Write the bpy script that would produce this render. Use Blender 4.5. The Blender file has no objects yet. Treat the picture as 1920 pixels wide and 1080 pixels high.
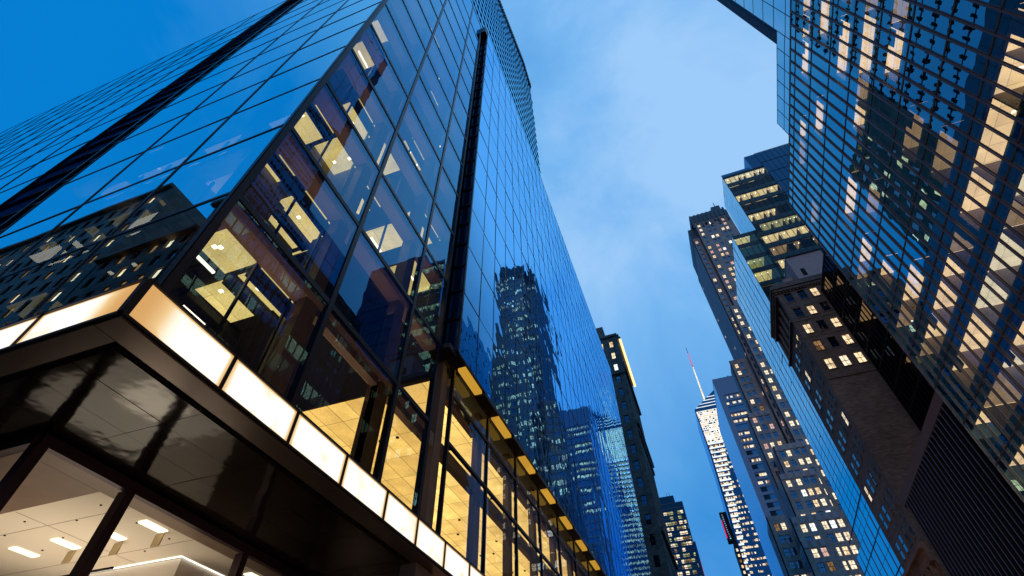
import bpy, math, random
from mathutils import Vector, Matrix
R = random.Random(11)
scene = bpy.context.scene
C = scene.collection

# ---------------------------------------------------------------- camera
F_PX = 931.0
RIGHT = Vector((0.93983, 0.34149, -0.00995))
UP = Vector((0.26096, -0.69878, 0.66604))
BACK = Vector((0.22050, -0.62856, -0.74585))
cam_d = bpy.data.cameras.new("camera")
cam_d.sensor_width = 36.0
cam_d.lens = F_PX / 1920.0 * 36.0
cam_d.clip_start, cam_d.clip_end = 0.1, 6000.0
cam = bpy.data.objects.new("camera", cam_d)
CAM = Vector((0, 0, 1.6))
m = Matrix((RIGHT, UP, BACK)).transposed().to_4x4()
m.translation = CAM
cam.matrix_world = m
C.objects.link(cam)
scene.camera = cam

def project(p):
    d = Vector(p) - CAM
    w = -d.dot(BACK)
    if w < 0.3:
        return None
    return (960 + F_PX * d.dot(RIGHT) / w, 540 - F_PX * d.dot(UP) / w)

# ---------------------------------------------------------------- world
world = bpy.data.worlds.new("World")
scene.world = world
world.use_nodes = True
nt = world.node_tree
nt.nodes.clear()
def N(tree, typ, **kw):
    n = tree.nodes.new(typ)
    for k, v in kw.items():
        if k in n.inputs.keys() if isinstance(k, str) else False:
            n.inputs[k].default_value = v
        else:
            setattr(n, k, v)
    return n
SUN_EL, SUN_ROT = math.radians(18.0), math.radians(197)
out = N(nt, 'ShaderNodeOutputWorld')
sky = N(nt, 'ShaderNodeTexSky', sky_type='NISHITA', sun_disc=False, sun_elevation=SUN_EL, sun_rotation=SUN_ROT)
bg_n = N(nt, 'ShaderNodeBackground', Strength=0.002)
nt.links.new(sky.outputs[0], bg_n.inputs[0])
tc = N(nt, 'ShaderNodeTexCoord')
dirn = N(nt, 'ShaderNodeVectorMath', operation='NORMALIZE')
nt.links.new(tc.outputs['Generated'], dirn.inputs[0])
dot = N(nt, 'ShaderNodeVectorMath', operation='DOT_PRODUCT')
dot.inputs[1].default_value = Vector((0.05, 0.55, 0.83)).normalized()
nt.links.new(dirn.outputs[0], dot.inputs[0])
noise = N(nt, 'ShaderNodeTexNoise', Scale=2.1, Detail=6.0, Roughness=0.55, Distortion=0.5)
nt.links.new(dirn.outputs[0], noise.inputs['Vector'])
sepx = N(nt, 'ShaderNodeSeparateXYZ'); nt.links.new(dirn.outputs[0], sepx.inputs[0])
mrx = N(nt, 'ShaderNodeMapRange', interpolation_type='SMOOTHSTEP'); nt.links.new(sepx.outputs['X'], mrx.inputs['Value'])
mrx.inputs['From Min'].default_value = -0.52; mrx.inputs['From Max'].default_value = 0.05; mrx.inputs['To Max'].default_value = 0.66
mrd = N(nt, 'ShaderNodeMapRange', interpolation_type='SMOOTHSTEP'); nt.links.new(dot.outputs['Value'], mrd.inputs['Value'])
mrd.inputs['From Min'].default_value = 0.72; mrd.inputs['From Max'].default_value = 1.0; mrd.inputs['To Max'].default_value = 0.26
mr = N(nt, 'ShaderNodeMath', operation='ADD'); nt.links.new(mrx.outputs[0], mr.inputs[0]); nt.links.new(mrd.outputs[0], mr.inputs[1])
ns = N(nt, 'ShaderNodeMath', operation='MULTIPLY_ADD')
nt.links.new(noise.outputs['Fac'], ns.inputs[0]); ns.inputs[1].default_value = 1.5; ns.inputs[2].default_value = -0.74
ad = N(nt, 'ShaderNodeMath', operation='ADD')
nt.links.new(mr.outputs[0], ad.inputs[0]); nt.links.new(ns.outputs[0], ad.inputs[1])
sep = N(nt, 'ShaderNodeSeparateXYZ'); nt.links.new(dirn.outputs[0], sep.inputs[0])
lo = N(nt, 'ShaderNodeMapRange'); nt.links.new(sep.outputs['Z'], lo.inputs['Value'])
lo.inputs['From Min'].default_value = 0.35; lo.inputs['From Max'].default_value = 0.86
lo.inputs['To Min'].default_value = -0.5; lo.inputs['To Max'].default_value = 0.0
ad2 = N(nt, 'ShaderNodeMath', operation='ADD', use_clamp=True)
nt.links.new(ad.outputs[0], ad2.inputs[0]); nt.links.new(lo.outputs[0], ad2.inputs[1])
ramp = N(nt, 'ShaderNodeValToRGB')
cr = ramp.color_ramp
cr.elements[0].position = 0.0; cr.elements[0].color = (0.0, 0.205, 0.64, 1)
cr.elements[1].position = 1.0; cr.elements[1].color = (0.34, 0.60, 0.95, 1)
e = cr.elements.new(0.4); e.color = (0.075, 0.33, 0.75, 1)
e = cr.elements.new(0.75); e.color = (0.185, 0.47, 0.88, 1)
nt.links.new(ad2.outputs[0], ramp.inputs[0])
bg_c = N(nt, 'ShaderNodeBackground', Strength=1.0)
nt.links.new(ramp.outputs[0], bg_c.inputs[0])
addsh = N(nt, 'ShaderNodeAddShader')
nt.links.new(bg_n.outputs[0], addsh.inputs[0]); nt.links.new(bg_c.outputs[0], addsh.inputs[1])
nt.links.new(addsh.outputs[0], out.inputs[0])

sun_d = bpy.data.lights.new("sun", 'SUN')
sun_d.energy, sun_d.angle, sun_d.color = 0.30, math.radians(10), (1.0, 0.74, 0.52)
sun = bpy.data.objects.new("sun", sun_d)
sun.rotation_euler = Vector((-0.30, -1.0, 0.34)).to_track_quat('Z', 'Y').to_euler()
C.objects.link(sun)

scene.view_settings.view_transform = 'Standard'
scene.view_settings.look = 'None'
scene.view_settings.exposure = 0.0
scene.view_settings.gamma = 1.0
cy = scene.cycles
cy.max_bounces, cy.glossy_bounces, cy.diffuse_bounces, cy.transparent_max_bounces = 9, 6, 3, 12
cy.sample_clamp_indirect = 4.0
cy.caustics_reflective = False
cy.caustics_refractive = False
cy.use_denoising = True

# ---------------------------------------------------------------- materials
MATS = {}
def new_mat(name):
    ma = bpy.data.materials.new(name); ma.use_nodes = True
    ma.node_tree.nodes.clear(); MATS[name] = ma
    return ma, ma.node_tree
def wall_coords(t):
    """(x+y, z) running coordinates that work on every axis-aligned wall"""
    tc = N(t, 'ShaderNodeTexCoord'); sp = N(t, 'ShaderNodeSeparateXYZ'); t.links.new(tc.outputs['Object'], sp.inputs[0])
    a = N(t, 'ShaderNodeMath', operation='ADD'); t.links.new(sp.outputs[0], a.inputs[0]); t.links.new(sp.outputs[1], a.inputs[1])
    c = N(t, 'ShaderNodeCombineXYZ'); t.links.new(a.outputs[0], c.inputs[0]); t.links.new(sp.outputs[2], c.inputs[1])
    return tc, c
def m_solid(name, col, rough=0.6, metal=0.0, var=0.25, scale=1.2, bump=0.0, spec=0.5):
    ma, t = new_mat(name)
    o = N(t, 'ShaderNodeOutputMaterial'); b = N(t, 'ShaderNodeBsdfPrincipled')
    b.inputs['Roughness'].default_value = rough; b.inputs['Metallic'].default_value = metal
    b.inputs['Specular IOR Level'].default_value = spec
    tc = N(t, 'ShaderNodeTexCoord'); no = N(t, 'ShaderNodeTexNoise', Scale=scale, Detail=4.0, Roughness=0.6)
    t.links.new(tc.outputs['Object'], no.inputs['Vector'])
    mx = N(t, 'ShaderNodeMix', data_type='RGBA')
    mx.inputs[6].default_value = (*[c * (1 - var) for c in col], 1); mx.inputs[7].default_value = (*[min(1, c * (1 + var)) for c in col], 1)
    t.links.new(no.outputs['Fac'], mx.inputs[0]); t.links.new(mx.outputs[2], b.inputs['Base Color'])
    if bump:
        bp = N(t, 'ShaderNodeBump', Distance=bump, Strength=1.0); t.links.new(no.outputs['Fac'], bp.inputs['Height'])
        t.links.new(bp.outputs[0], b.inputs['Normal'])
    t.links.new(b.outputs[0], o.inputs[0]); return ma
def m_masonry(name, col, bw=1.2, bh=0.45, var=0.3, stain=0.4):
    ma, t = new_mat(name)
    o = N(t, 'ShaderNodeOutputMaterial'); b = N(t, 'ShaderNodeBsdfPrincipled', Roughness=0.85)
    tc, wc = wall_coords(t)
    br = N(t, 'ShaderNodeTexBrick', Scale=1.0)
    br.inputs['Brick Width'].default_value = bw; br.inputs['Row Height'].default_value = bh; br.inputs['Mortar Size'].default_value = 0.012 * bw
    br.inputs['Color1'].default_value = (*[c * (1 - var) for c in col], 1); br.inputs['Color2'].default_value = (*[c * (1 + var) for c in col], 1)
    br.inputs['Mortar'].default_value = (*[c * 0.5 for c in col], 1)
    t.links.new(wc.outputs[0], br.inputs['Vector'])
    no = N(t, 'ShaderNodeTexNoise', Scale=0.12, Detail=6.0, Roughness=0.65); t.links.new(tc.outputs['Object'], no.inputs['Vector'])
    mp = N(t, 'ShaderNodeMapRange'); t.links.new(no.outputs['Fac'], mp.inputs['Value'])
    mp.inputs['From Min'].default_value = 0.3; mp.inputs['From Max'].default_value = 0.7
    mp.inputs['To Min'].default_value = 1 - stain; mp.inputs['To Max'].default_value = 1 + stain
    mu = N(t, 'ShaderNodeVectorMath', operation='SCALE'); t.links.new(br.outputs['Color'], mu.inputs[0]); t.links.new(mp.outputs[0], mu.inputs['Scale'])
    t.links.new(mu.outputs[0], b.inputs['Base Color'])
    bp = N(t, 'ShaderNodeBump', Distance=0.01, Strength=0.6); t.links.new(br.outputs['Fac'], bp.inputs['Height']); bp.invert = True
    t.links.new(bp.outputs[0], b.inputs['Normal'])
    t.links.new(b.outputs[0], o.inputs[0]); return ma
def m_glass(name, tint, base=(0.004, 0.006, 0.01), see=None, f0=0.25, wave=0.004, wscale=0.5, rough=0.0, top=0.6, power=1.0):
    """coated window glass: mirror part rising with the angle, over either a dark back-painted body or a see-through pane"""
    ma, t = new_mat(name)
    o = N(t, 'ShaderNodeOutputMaterial')
    g = N(t, 'ShaderNodeBsdfGlossy', Roughness=rough); g.inputs['Color'].default_value = (*tint, 1)
    if see is None:
        b = N(t, 'ShaderNodeBsdfDiffuse'); b.inputs['Color'].default_value = (*base, 1)
    else:
        b = N(t, 'ShaderNodeBsdfTransparent'); b.inputs['Color'].default_value = (*see, 1)
    fr = N(t, 'ShaderNodeFresnel', IOR=1.5)
    mp = N(t, 'ShaderNodeMapRange'); t.links.new(fr.outputs[0], mp.inputs['Value'])
    mp.inputs['From Min'].default_value = 0.04; mp.inputs['From Max'].default_value = top
    if power != 1.0:
        pw = N(t, 'ShaderNodeMath', operation='POWER'); t.links.new(mp.outputs[0], pw.inputs[0]); pw.inputs[1].default_value = power
        m2 = N(t, 'ShaderNodeMapRange'); t.links.new(pw.outputs[0], m2.inputs['Value']); mp0, mp = mp, m2
    mp.inputs['To Min'].default_value = f0; mp.inputs['To Max'].default_value = 0.97
    tc = N(t, 'ShaderNodeTexCoord'); no = N(t, 'ShaderNodeTexNoise', Scale=wscale, Detail=1.0)
    t.links.new(tc.outputs['Object'], no.inputs['Vector'])
    bp = N(t, 'ShaderNodeBump', Distance=wave, Strength=1.0); t.links.new(no.outputs['Fac'], bp.inputs['Height'])
    t.links.new(bp.outputs[0], g.inputs['Normal'])
    mx = N(t, 'ShaderNodeMixShader'); t.links.new(mp.outputs[0], mx.inputs[0])
    t.links.new(b.outputs[0], mx.inputs[1]); t.links.new(g.outputs[0], mx.inputs[2]); t.links.new(mx.outputs[0], o.inputs[0])
    return ma
def m_lit(name, col, s, cell=0.8, lo=0.35, hi=1.3, gloss=0.0):
    """a lit room seen as the glow of a distant window: uneven patches of light"""
    ma, t = new_mat(name)
    o = N(t, 'ShaderNodeOutputMaterial'); em = N(t, 'ShaderNodeEmission'); em.inputs['Color'].default_value = (*col, 1)
    tc = N(t, 'ShaderNodeTexCoord'); vo = N(t, 'ShaderNodeTexVoronoi', Scale=1.0 / cell, feature='F1', distance='CHEBYCHEV')
    t.links.new(tc.outputs['Object'], vo.inputs['Vector'])
    sp = N(t, 'ShaderNodeSeparateColor'); t.links.new(vo.outputs['Color'], sp.inputs[0])
    mp = N(t, 'ShaderNodeMapRange'); t.links.new(sp.outputs[0], mp.inputs['Value'])
    mp.inputs['To Min'].default_value = lo * s; mp.inputs['To Max'].default_value = hi * s
    t.links.new(mp.outputs[0], em.inputs['Strength'])
    if gloss:
        g = N(t, 'ShaderNodeBsdfGlossy', Roughness=0.02); g.inputs['Color'].default_value = (0.6, 0.8, 1, 1)
        fr = N(t, 'ShaderNodeFresnel', IOR=1.5); mx = N(t, 'ShaderNodeMixShader')
        mu = N(t, 'ShaderNodeMath', operation='MULTIPLY'); mu.inputs[1].default_value = gloss
        t.links.new(fr.outputs[0], mu.inputs[0]); t.links.new(mu.outputs[0], mx.inputs[0])
        t.links.new(em.outputs[0], mx.inputs[1]); t.links.new(g.outputs[0], mx.inputs[2]); t.links.new(mx.outputs[0], o.inputs[0])
    else:
        t.links.new(em.outputs[0], o.inputs[0])
    return ma
def m_ceiling(name, col, s, tx=1.22, ty=2.44, ox=0.0, oy=0.0, var=0.25, line=0.12):
    """luminous ceiling of separate tiles"""
    ma, t = new_mat(name)
    o = N(t, 'ShaderNodeOutputMaterial'); em = N(t, 'ShaderNodeEmission')
    tc = N(t, 'ShaderNodeTexCoord'); mpg = N(t, 'ShaderNodeMapping'); mpg.inputs['Location'].default_value = (ox, oy, 0)
    t.links.new(tc.outputs['Object'], mpg.inputs[0])
    br = N(t, 'ShaderNodeTexBrick', Scale=1.0, offset=0.0, squash=1.0)
    br.inputs['Brick Width'].default_value = tx; br.inputs['Row Height'].default_value = ty; br.inputs['Mortar Size'].default_value = 0.022
    br.inputs['Mortar Smooth'].default_value = 0.0
    br.inputs['Color1'].default_value = (*[c * (1 - var) for c in col], 1); br.inputs['Color2'].default_value = (*[min(1, c * (1 + var * 0.4)) for c in col], 1)
    br.inputs['Mortar'].default_value = (*[c * line for c in col], 1)
    t.links.new(mpg.outputs[0], br.inputs['Vector'])
    no = N(t, 'ShaderNodeTexNoise', Scale=0.7, Detail=3.0); t.links.new(tc.outputs['Object'], no.inputs['Vector'])
    fn = N(t, 'ShaderNodeTexNoise', Scale=26.0, Detail=2.0); t.links.new(tc.outputs['Object'], fn.inputs['Vector'])
    mu2 = N(t, 'ShaderNodeMath', operation='MULTIPLY'); t.links.new(no.outputs['Fac'], mu2.inputs[0]); t.links.new(fn.outputs['Fac'], mu2.inputs[1])
    mp = N(t, 'ShaderNodeMapRange'); t.links.new(mu2.outputs[0], mp.inputs['Value'])
    mp.inputs['From Min'].default_value = 0.12; mp.inputs['From Max'].default_value = 0.38
    mp.inputs['To Min'].default_value = 0.7 * s; mp.inputs['To Max'].default_value = 1.15 * s
    t.links.new(br.outputs['Color'], em.inputs['Color']); t.links.new(mp.outputs[0], em.inputs['Strength'])
    t.links.new(em.outputs[0], o.inputs[0]); return ma
def m_lightbox(name, wide):
    """fabric light box: lamps inside fade to amber at the rim"""
    ma, t = new_mat(name)
    o = N(t, 'ShaderNodeOutputMaterial'); em = N(t, 'ShaderNodeEmission')
    tc = N(t, 'ShaderNodeTexCoord'); sp = N(t, 'ShaderNodeSeparateXYZ'); t.links.new(tc.outputs['UV'], sp.inputs[0])
    def edge(sock, w, flip=False):
        if flip:
            f = N(t, 'ShaderNodeMath', operation='SUBTRACT'); f.inputs[0].default_value = 1.0; t.links.new(sock, f.inputs[1]); sock = f.outputs[0]
        q = N(t, 'ShaderNodeMapRange', interpolation_type='SMOOTHERSTEP'); t.links.new(sock, q.inputs['Value'])
        q.inputs['From Max'].default_value = w; q.inputs['To Min'].default_value = 0.0 if w > 0.2 else 0.3
        return q.outputs[0]
    no = N(t, 'ShaderNodeTexNoise', Scale=1.1, Detail=2.0, Distortion=0.6); t.links.new(tc.outputs['Object'], no.inputs['Vector'])
    es = [edge(sp.outputs[0], wide), edge(sp.outputs[0], 0.07, True), edge(sp.outputs[1], 0.09), edge(sp.outputs[1], 0.09, True)]
    cur = es[0]
    for x in es[1:]:
        mu = N(t, 'ShaderNodeMath', operation='MULTIPLY'); t.links.new(cur, mu.inputs[0]); t.links.new(x, mu.inputs[1]); cur = mu.outputs[0]
    nn = N(t, 'ShaderNodeMapRange'); t.links.new(no.outputs['Fac'], nn.inputs['Value'])
    nn.inputs['From Min'].default_value = 0.25; nn.inputs['From Max'].default_value = 0.5; nn.inputs['To Min'].default_value = 0.55
    mu = N(t, 'ShaderNodeMath', operation='MULTIPLY'); t.links.new(cur, mu.inputs[0]); t.links.new(nn.outputs[0], mu.inputs[1])
    rp = N(t, 'ShaderNodeValToRGB'); r = rp.color_ramp
    r.elements[0].color = (0.70, 0.38, 0.13, 1); r.elements[1].color = (1.25, 1.2, 1.12, 1)
    k = r.elements.new(0.35); k.color = (0.90, 0.60, 0.28, 1)
    k = r.elements.new(0.7); k.color = (1.1, 0.98, 0.78, 1)
    t.links.new(mu.outputs[0], rp.inputs[0]); t.links.new(rp.outputs[0], em.inputs['Color']); em.inputs['Strength'].default_value = 1.0
    t.links.new(em.outputs[0], o.inputs[0]); return ma

DARK = m_solid('dark_metal', (0.012, 0.012, 0.015), 0.4, 0.6)
MULL = m_solid('bronze_mullion', (0.030, 0.022, 0.022), 0.35, 0.7)
BLACK = m_solid('black_void', (0.004, 0.004, 0.005), 0.9)
CORE = m_solid('dark_core', (0.01, 0.012, 0.02), 0.8)
GL_BLUE = m_glass('blue_mirror_glass', (0.28, 0.62, 0.96), f0=0.55, wave=0.0035, wscale=0.35)
GL_BLUE2 = m_glass('blue_mirror_glass_rippled', (0.22, 0.62, 1.0), f0=0.07, wave=0.016, wscale=0.6, top=0.30, power=1.6)
GL_SEE = m_glass('clear_blue_glass', (0.22, 0.62, 0.95), see=(0.84, 0.80, 0.72), f0=0.14, wave=0.004, wscale=0.6)
GL_L = m_glass('side_glass', (0.8, 1.0, 1.0), see=(0.6, 0.6, 0.55), f0=0.80, wave=0.002, wscale=0.3)
GL_LOB = m_glass('lobby_glass', (0.5, 0.55, 0.6), see=(0.96, 0.95, 0.93), f0=0.03, wave=0.003, wscale=0.6)
GL_RT = m_glass('office_tower_glass', (0.5, 0.95, 1.0), see=(0.93, 0.89, 0.8), f0=0.46, wave=0.0035, wscale=0.6)
GL_NAVY = m_glass('navy_glass', (0.30, 0.55, 0.8), base=(.008, .022, .055), f0=0.12, wave=0.002)
GL_FAR = m_glass('far_glass', (0.25, 0.55, 0.85), base=(0.006, 0.010, 0.016), f0=0.2, wave=0.0)
GL_SIDE = m_glass('sky_glass', (0.95, 1.0, 1.0), f0=0.72, wave=0.004, wscale=0.5)
GL_WIN = m_glass('dark_window', (0.45, 0.62, 0.85), f0=0.3, wave=0.004, wscale=1.0)
W1 = m_lit('warm_window', (1.0, 0.72, 0.42), 1.25, 0.7, 0.45, 1.3)
W2 = m_lit('cream_window', (1.0, 0.82, 0.58), 1.35, 0.8, 0.5, 1.2)
W3 = m_lit('white_window', (0.95, 0.97, 0.95), 1.6, 0.9, 0.7, 1.2)
W4 = m_lit('dim_window', (0.9, 0.50, 0.22), 0.35, 0.7, 0.3, 1.2)
W5 = m_lit('pink_window', (1.0, 0.62, 0.52), 0.85, 0.8, 0.6, 1.2)
WG = m_lit('green_window', (0.80, 0.85, 0.38), 0.55, 0.9, 0.25, 1.4)
STONE_B = m_masonry('brown_brick', (0.165, 0.135, 0.122), 0.6, 0.2, 0.25, 0.3)
STONE_D = m_masonry('grey_brick', (0.36, 0.27, 0.225), 1.2, 0.5, 0.2, 0.25)
STONE_L = m_masonry('dark_brown_stone', (0.19, 0.13, 0.105), 1.4, 0.6, 0.25, 0.4)
CONC = m_solid('purple_concrete', (0.16, 0.12, 0.125), 0.8, 0, 0.2, 3.0)
WHITE = m_solid('white_plaster', (0.72, 0.66, 0.58), 0.7, 0, 0.05)
METAL_B = m_solid('blue_grey_panel', (0.16, 0.22, 0.30), 0.45, 0.2)

# ---------------------------------------------------------------- mesh helpers
class MB:
    def __init__(s): s.V, s.Fc, s.M, s.UV = [], [], [], {}
    def quad(s, a, b, c, d, mi=0, uv=False):
        n = len(s.V); s.V += [tuple(a), tuple(b), tuple(c), tuple(d)]; s.Fc.append((n, n + 1, n + 2, n + 3)); s.M.append(mi)
        if uv: s.UV[len(s.Fc) - 1] = ((0, 0), (1, 0), (1, 1), (0, 1))
    def poly(s, pts, mi=0):
        n = len(s.V); s.V += [tuple(p) for p in pts]; s.Fc.append(tuple(range(n, n + len(pts)))); s.M.append(mi)
    def box(s, x0, x1, y0, y1, z0, z1, mi=0):
        n = len(s.V)
        s.V += [(x, y, z) for z in (z0, z1) for y in (y0, y1) for x in (x0, x1)]
        for f in ((0, 2, 3, 1), (4, 5, 7, 6), (0, 1, 5, 4), (2, 6, 7, 3), (0, 4, 6, 2), (1, 3, 7, 5)):
            s.Fc.append(tuple(n + i for i in f)); s.M.append(mi)
    def beam(s, a, b, w, mi=0):
        a, b = Vector(a), Vector(b); d = (b - a).normalized()
        u = d.cross(Vector((0, 0, 1)) if abs(d.z) < 0.9 else Vector((1, 0, 0))).normalized() * w / 2; v = d.cross(u).normalized() * w / 2
        n = len(s.V)
        for p in (a, b):
            for su, sv in ((-1, -1), (1, -1), (1, 1), (-1, 1)): s.V.append(tuple(p + u * su + v * sv))
        for f in ((0, 1, 2, 3), (7, 6, 5, 4), (0, 4, 5, 1), (1, 5, 6, 2), (2, 6, 7, 3), (3, 7, 4, 0)):
            s.Fc.append(tuple(n + i for i in f)); s.M.append(mi)
    def join(s, o):
        n = len(s.V); k = len(s.Fc); s.V += o.V; s.Fc += [tuple(i + n for i in f) for f in o.Fc]; s.M += o.M
        for i, q in o.UV.items(): s.UV[i + k] = q
    def build(s, name, mats, parent=None, base=None):
        me = bpy.data.meshes.new(name); me.from_pydata(s.V, [], s.Fc)
        for ma in (mats if isinstance(mats, (list, tuple)) else [mats]): me.materials.append(ma)
        if any(s.M): me.polygons.foreach_set('material_index', s.M)
        if s.UV:
            l = me.uv_layers.new(name='UVMap')
            for i, q in s.UV.items():
                for k, li in enumerate(me.polygons[i].loop_indices): l.data[li].uv = q[k]
        me.update()
        o = bpy.data.objects.new(name, me); C.objects.link(o)
        if parent is not None:
            o.parent = parent
            if parent.type == 'EMPTY': o.matrix_parent_inverse = Matrix.Translation(-parent.location)
        return o

class Face:
    """vertical plane: ax 'x' => x=c, u is y; ax 'y' => y=c, u is x; n = +1/-1 outward"""
    def __init__(s, ax, c, n): s.ax, s.c, s.n = ax, c, n
    def P(s, u, z, d=0.0):
        return (s.c + s.n * d, u, z) if s.ax == 'x' else (u, s.c + s.n * d, z)
    def box(s, mb, u0, u1, z0, z1, d0, d1, mi=0):
        a, b = s.c + s.n * d0, s.c + s.n * d1; a, b = min(a, b), max(a, b)
        if s.ax == 'x': mb.box(a, b, u0, u1, z0, z1, mi)
        else: mb.box(u0, u1, a, b, z0, z1, mi)
    def quad(s, mb, u0, u1, z0, z1, d=0.0, mi=0, uv=False, tilt=0.0):
        t = [R.uniform(-tilt, tilt) for _ in range(3)]
        p = [s.P(u0, z0, d + t[0]), s.P(u1, z0, d + t[1]), s.P(u1, z1, d + t[1] + t[2]), s.P(u0, z1, d + t[0] + t[2])]
        if (s.ax == 'x') != (s.n > 0): p = [p[1], p[0], p[3], p[2]]      # keep the outer side outwards
        mb.quad(*p, mi, uv)

def thing(name, loc, label, cat, group=None, kind=None):
    o = bpy.data.objects.new(name, None); o.location = loc; o.empty_display_size = 1.0; C.objects.link(o)
    o['label'] = label; o['category'] = cat
    if group: o['group'] = group
    if kind: o['kind'] = kind
    return o

def area(mb):
    ps = [project(v) for v in mb.V[:60]]
    if any(p is None for p in ps): return 0
    x0, x1 = min(p[0] for p in ps), max(p[0] for p in ps); y0, y1 = min(p[1] for p in ps), max(p[1] for p in ps)
    if x1 < 0 or x0 > 1920 or y1 < 0 or y0 > 1080: return 0
    return (min(x1, 1920) - max(x0, 0)) * (min(y1, 1080) - max(y0, 0))

def rep(name, items, mats, parent, cap=100):
    """repeated part: the ones showing largest are parts of their own, the rest one 'stuff' part"""
    items = sorted(items, key=area, reverse=True)
    rest = MB(); made = []
    for i, it in enumerate(items):
        if i < cap and area(it) > 0: made.append(it.build(name, mats, parent))
        else: rest.join(it)
    if rest.Fc:
        o = rest.build(name, mats, parent); o['kind'] = 'stuff'
    return made

def frange(a, b, st):
    n = int(round((b - a) / st)); return [a + st * i for i in range(n + 1)]

def panes(face, us, zs, d=0.0, tilt=0.004, gap=0.0, skip=None, mi=0):
    out = []
    for i in range(len(us) - 1):
        for j in range(len(zs) - 1):
            if skip and skip((us[i] + us[i + 1]) / 2, (zs[j] + zs[j + 1]) / 2): continue
            mb = MB(); face.quad(mb, us[i] + gap, us[i + 1] - gap, zs[j] + gap, zs[j + 1] - gap, d, mi, tilt=tilt); out.append(mb)
    return out
def verts_(face, us, z0, z1, w, d0, d1, mi=0):
    out = []
    for u in us:
        mb = MB(); face.box(mb, u - w / 2, u + w / 2, z0, z1, d0, d1, mi); out.append(mb)
    return out
def hors_(face, zs, u0, u1, w, d0, d1, mi=0):
    out = []
    for z in zs:
        mb = MB(); face.box(mb, u0, u1, z - w / 2, z + w / 2, d0, d1, mi); out.append(mb)
    return out

def sash_window(face, u, z, w, h, d, lit, cross=True):
    """one window: frame, sash bars and pane; materials [frame, glass, lit...]"""
    mb = MB(); f = 0.07 * w
    face.quad(mb, u - w / 2, u + w / 2, z, z + h, d, lit)
    for a, b, c, e in ((u - w / 2, u - w / 2 + f, z, z + h), (u + w / 2 - f, u + w / 2, z, z + h), (u - w / 2 + f, u + w / 2 - f, z, z + f), (u - w / 2 + f, u + w / 2 - f, z + h - f, z + h)):
        face.box(mb, a, b, c, e, d + 0.01, d + 0.04, 0)
    if cross:
        face.box(mb, u - w / 2 + f, u + w / 2 - f, z + h * 0.5 - f * 0.6, z + h * 0.5 + f * 0.6, d + 0.012, d + 0.045, 0)
        face.box(mb, u - f * 0.4, u + f * 0.4, z + f, z + h - f, d + 0.008, d + 0.035, 0)
    return mb
WM = [DARK, GL_WIN, W1, W2, W3, W4, W5, WG, GL_SIDE]
def pick(p, warm=(2, 2, 3, 3, 3, 5, 4)):
    return R.choice(warm) if R.random() < p else 1

def masonry_wall(mb, face, u0, u1, z0, z1, wins, w, h, rec=0.28, mi=0):
    """wall with real recesses: wins = (us, zs) of window centres / sills"""
    us, zs = wins
    us = sorted(us); zs = sorted(zs)
    edges = [u0] + [e for u in us for e in (u - w / 2, u + w / 2)] + [u1]
    for i in range(0, len(edges), 2):
        if edges[i + 1] - edges[i] > 0.02: face.box(mb, edges[i], edges[i + 1], z0, z1, -rec, 0.0, mi)
    ze = [z0] + [e for z in zs for e in (z, z + h)] + [z1]
    for u in us:
        for j in range(0, len(ze), 2):
            if ze[j + 1] - ze[j] > 0.02: face.box(mb, u - w / 2 + 0.002, u + w / 2 - 0.002, ze[j], ze[j + 1], -rec, -0.004, mi)

# ================================================================ SETTING
def struct(name, mb, mats):
    o = mb.build(name, mats); o['kind'] = 'structure'; return o
ASPH = m_solid('asphalt', (0.05, 0.05, 0.052), 0.75, 0, 0.3, 3.0, 0.004)
PAVE = m_masonry('pavement_flags', (0.11, 0.105, 0.10), 1.5, 1.5, 0.08, 0.15)
PAINT = m_solid('road_paint', (0.75, 0.74, 0.70), 0.6, 0, 0.15, 4.0)
g = MB(); g.quad((-2500, -2500, 0), (2500, -2500, 0), (2500, 2500, 0), (-2500, 2500, 0)); struct('ground', g, ASPH)
g = MB(); g.box(-9.9, -4.5, 0.5, 700, 0.0, 0.14); g.box(-120, -4.5, -6, 0.4, 0.0, 0.14); struct('pavement', g, PAVE)
g = MB(); g.box(18.5, 23.8, -60, 700, 0.0, 0.14); struct('pavement', g, PAVE)
g = MB()
for x in (0.6, 6.0, 12.0):
    for k in range(40): g.quad((x, 8 + k * 9, 0.004), (x + 0.12, 8 + k * 9, 0.004), (x + 0.12, 11 + k * 9, 0.004), (x, 11 + k * 9, 0.004))
struct('road_markings', g, PAINT)

# ================================================================ 1. CORNER GLASS BUILDING
T = thing('corner_glass_building', (-10, 4.35, 0), 'big blue glass corner building on the left with white glowing canopy and yellow lobby', 'office building')
RX, LY, RX2 = -10.0, 4.35, -9.3
ROOF, ROOFL = 78.6, 73.6
fl = [9.55] + [14.3 + 4.73 * k for k in range(13)] + [ROOF]
FR = Face('x', RX, +1); FL = Face('y', LY, -1); FR2 = Face('x', RX2, +1)
ubay = [4.35, 9.2, 14.05, 17.0]
# street face, corner bays
it = []
for i in range(3):
    for j in range(len(fl) - 1):
        mb = MB(); FR.quad(mb, ubay[i] + .02, ubay[i + 1] - .02, fl[j] + .02, fl[j + 1] - .02, 0, tilt=0.003); it.append(mb)
rep('window', it, GL_SEE, T)
rep('mullion', verts_(FR, [4.35 + .1, 9.2, 14.05, 17.0], 8.6, ROOF, 0.21, -0.22, 0.05), MULL, T)
rep('transom', hors_(FR, fl[1:], 4.42, 16.94, 0.22, -0.20, 0.035), MULL, T)
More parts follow.
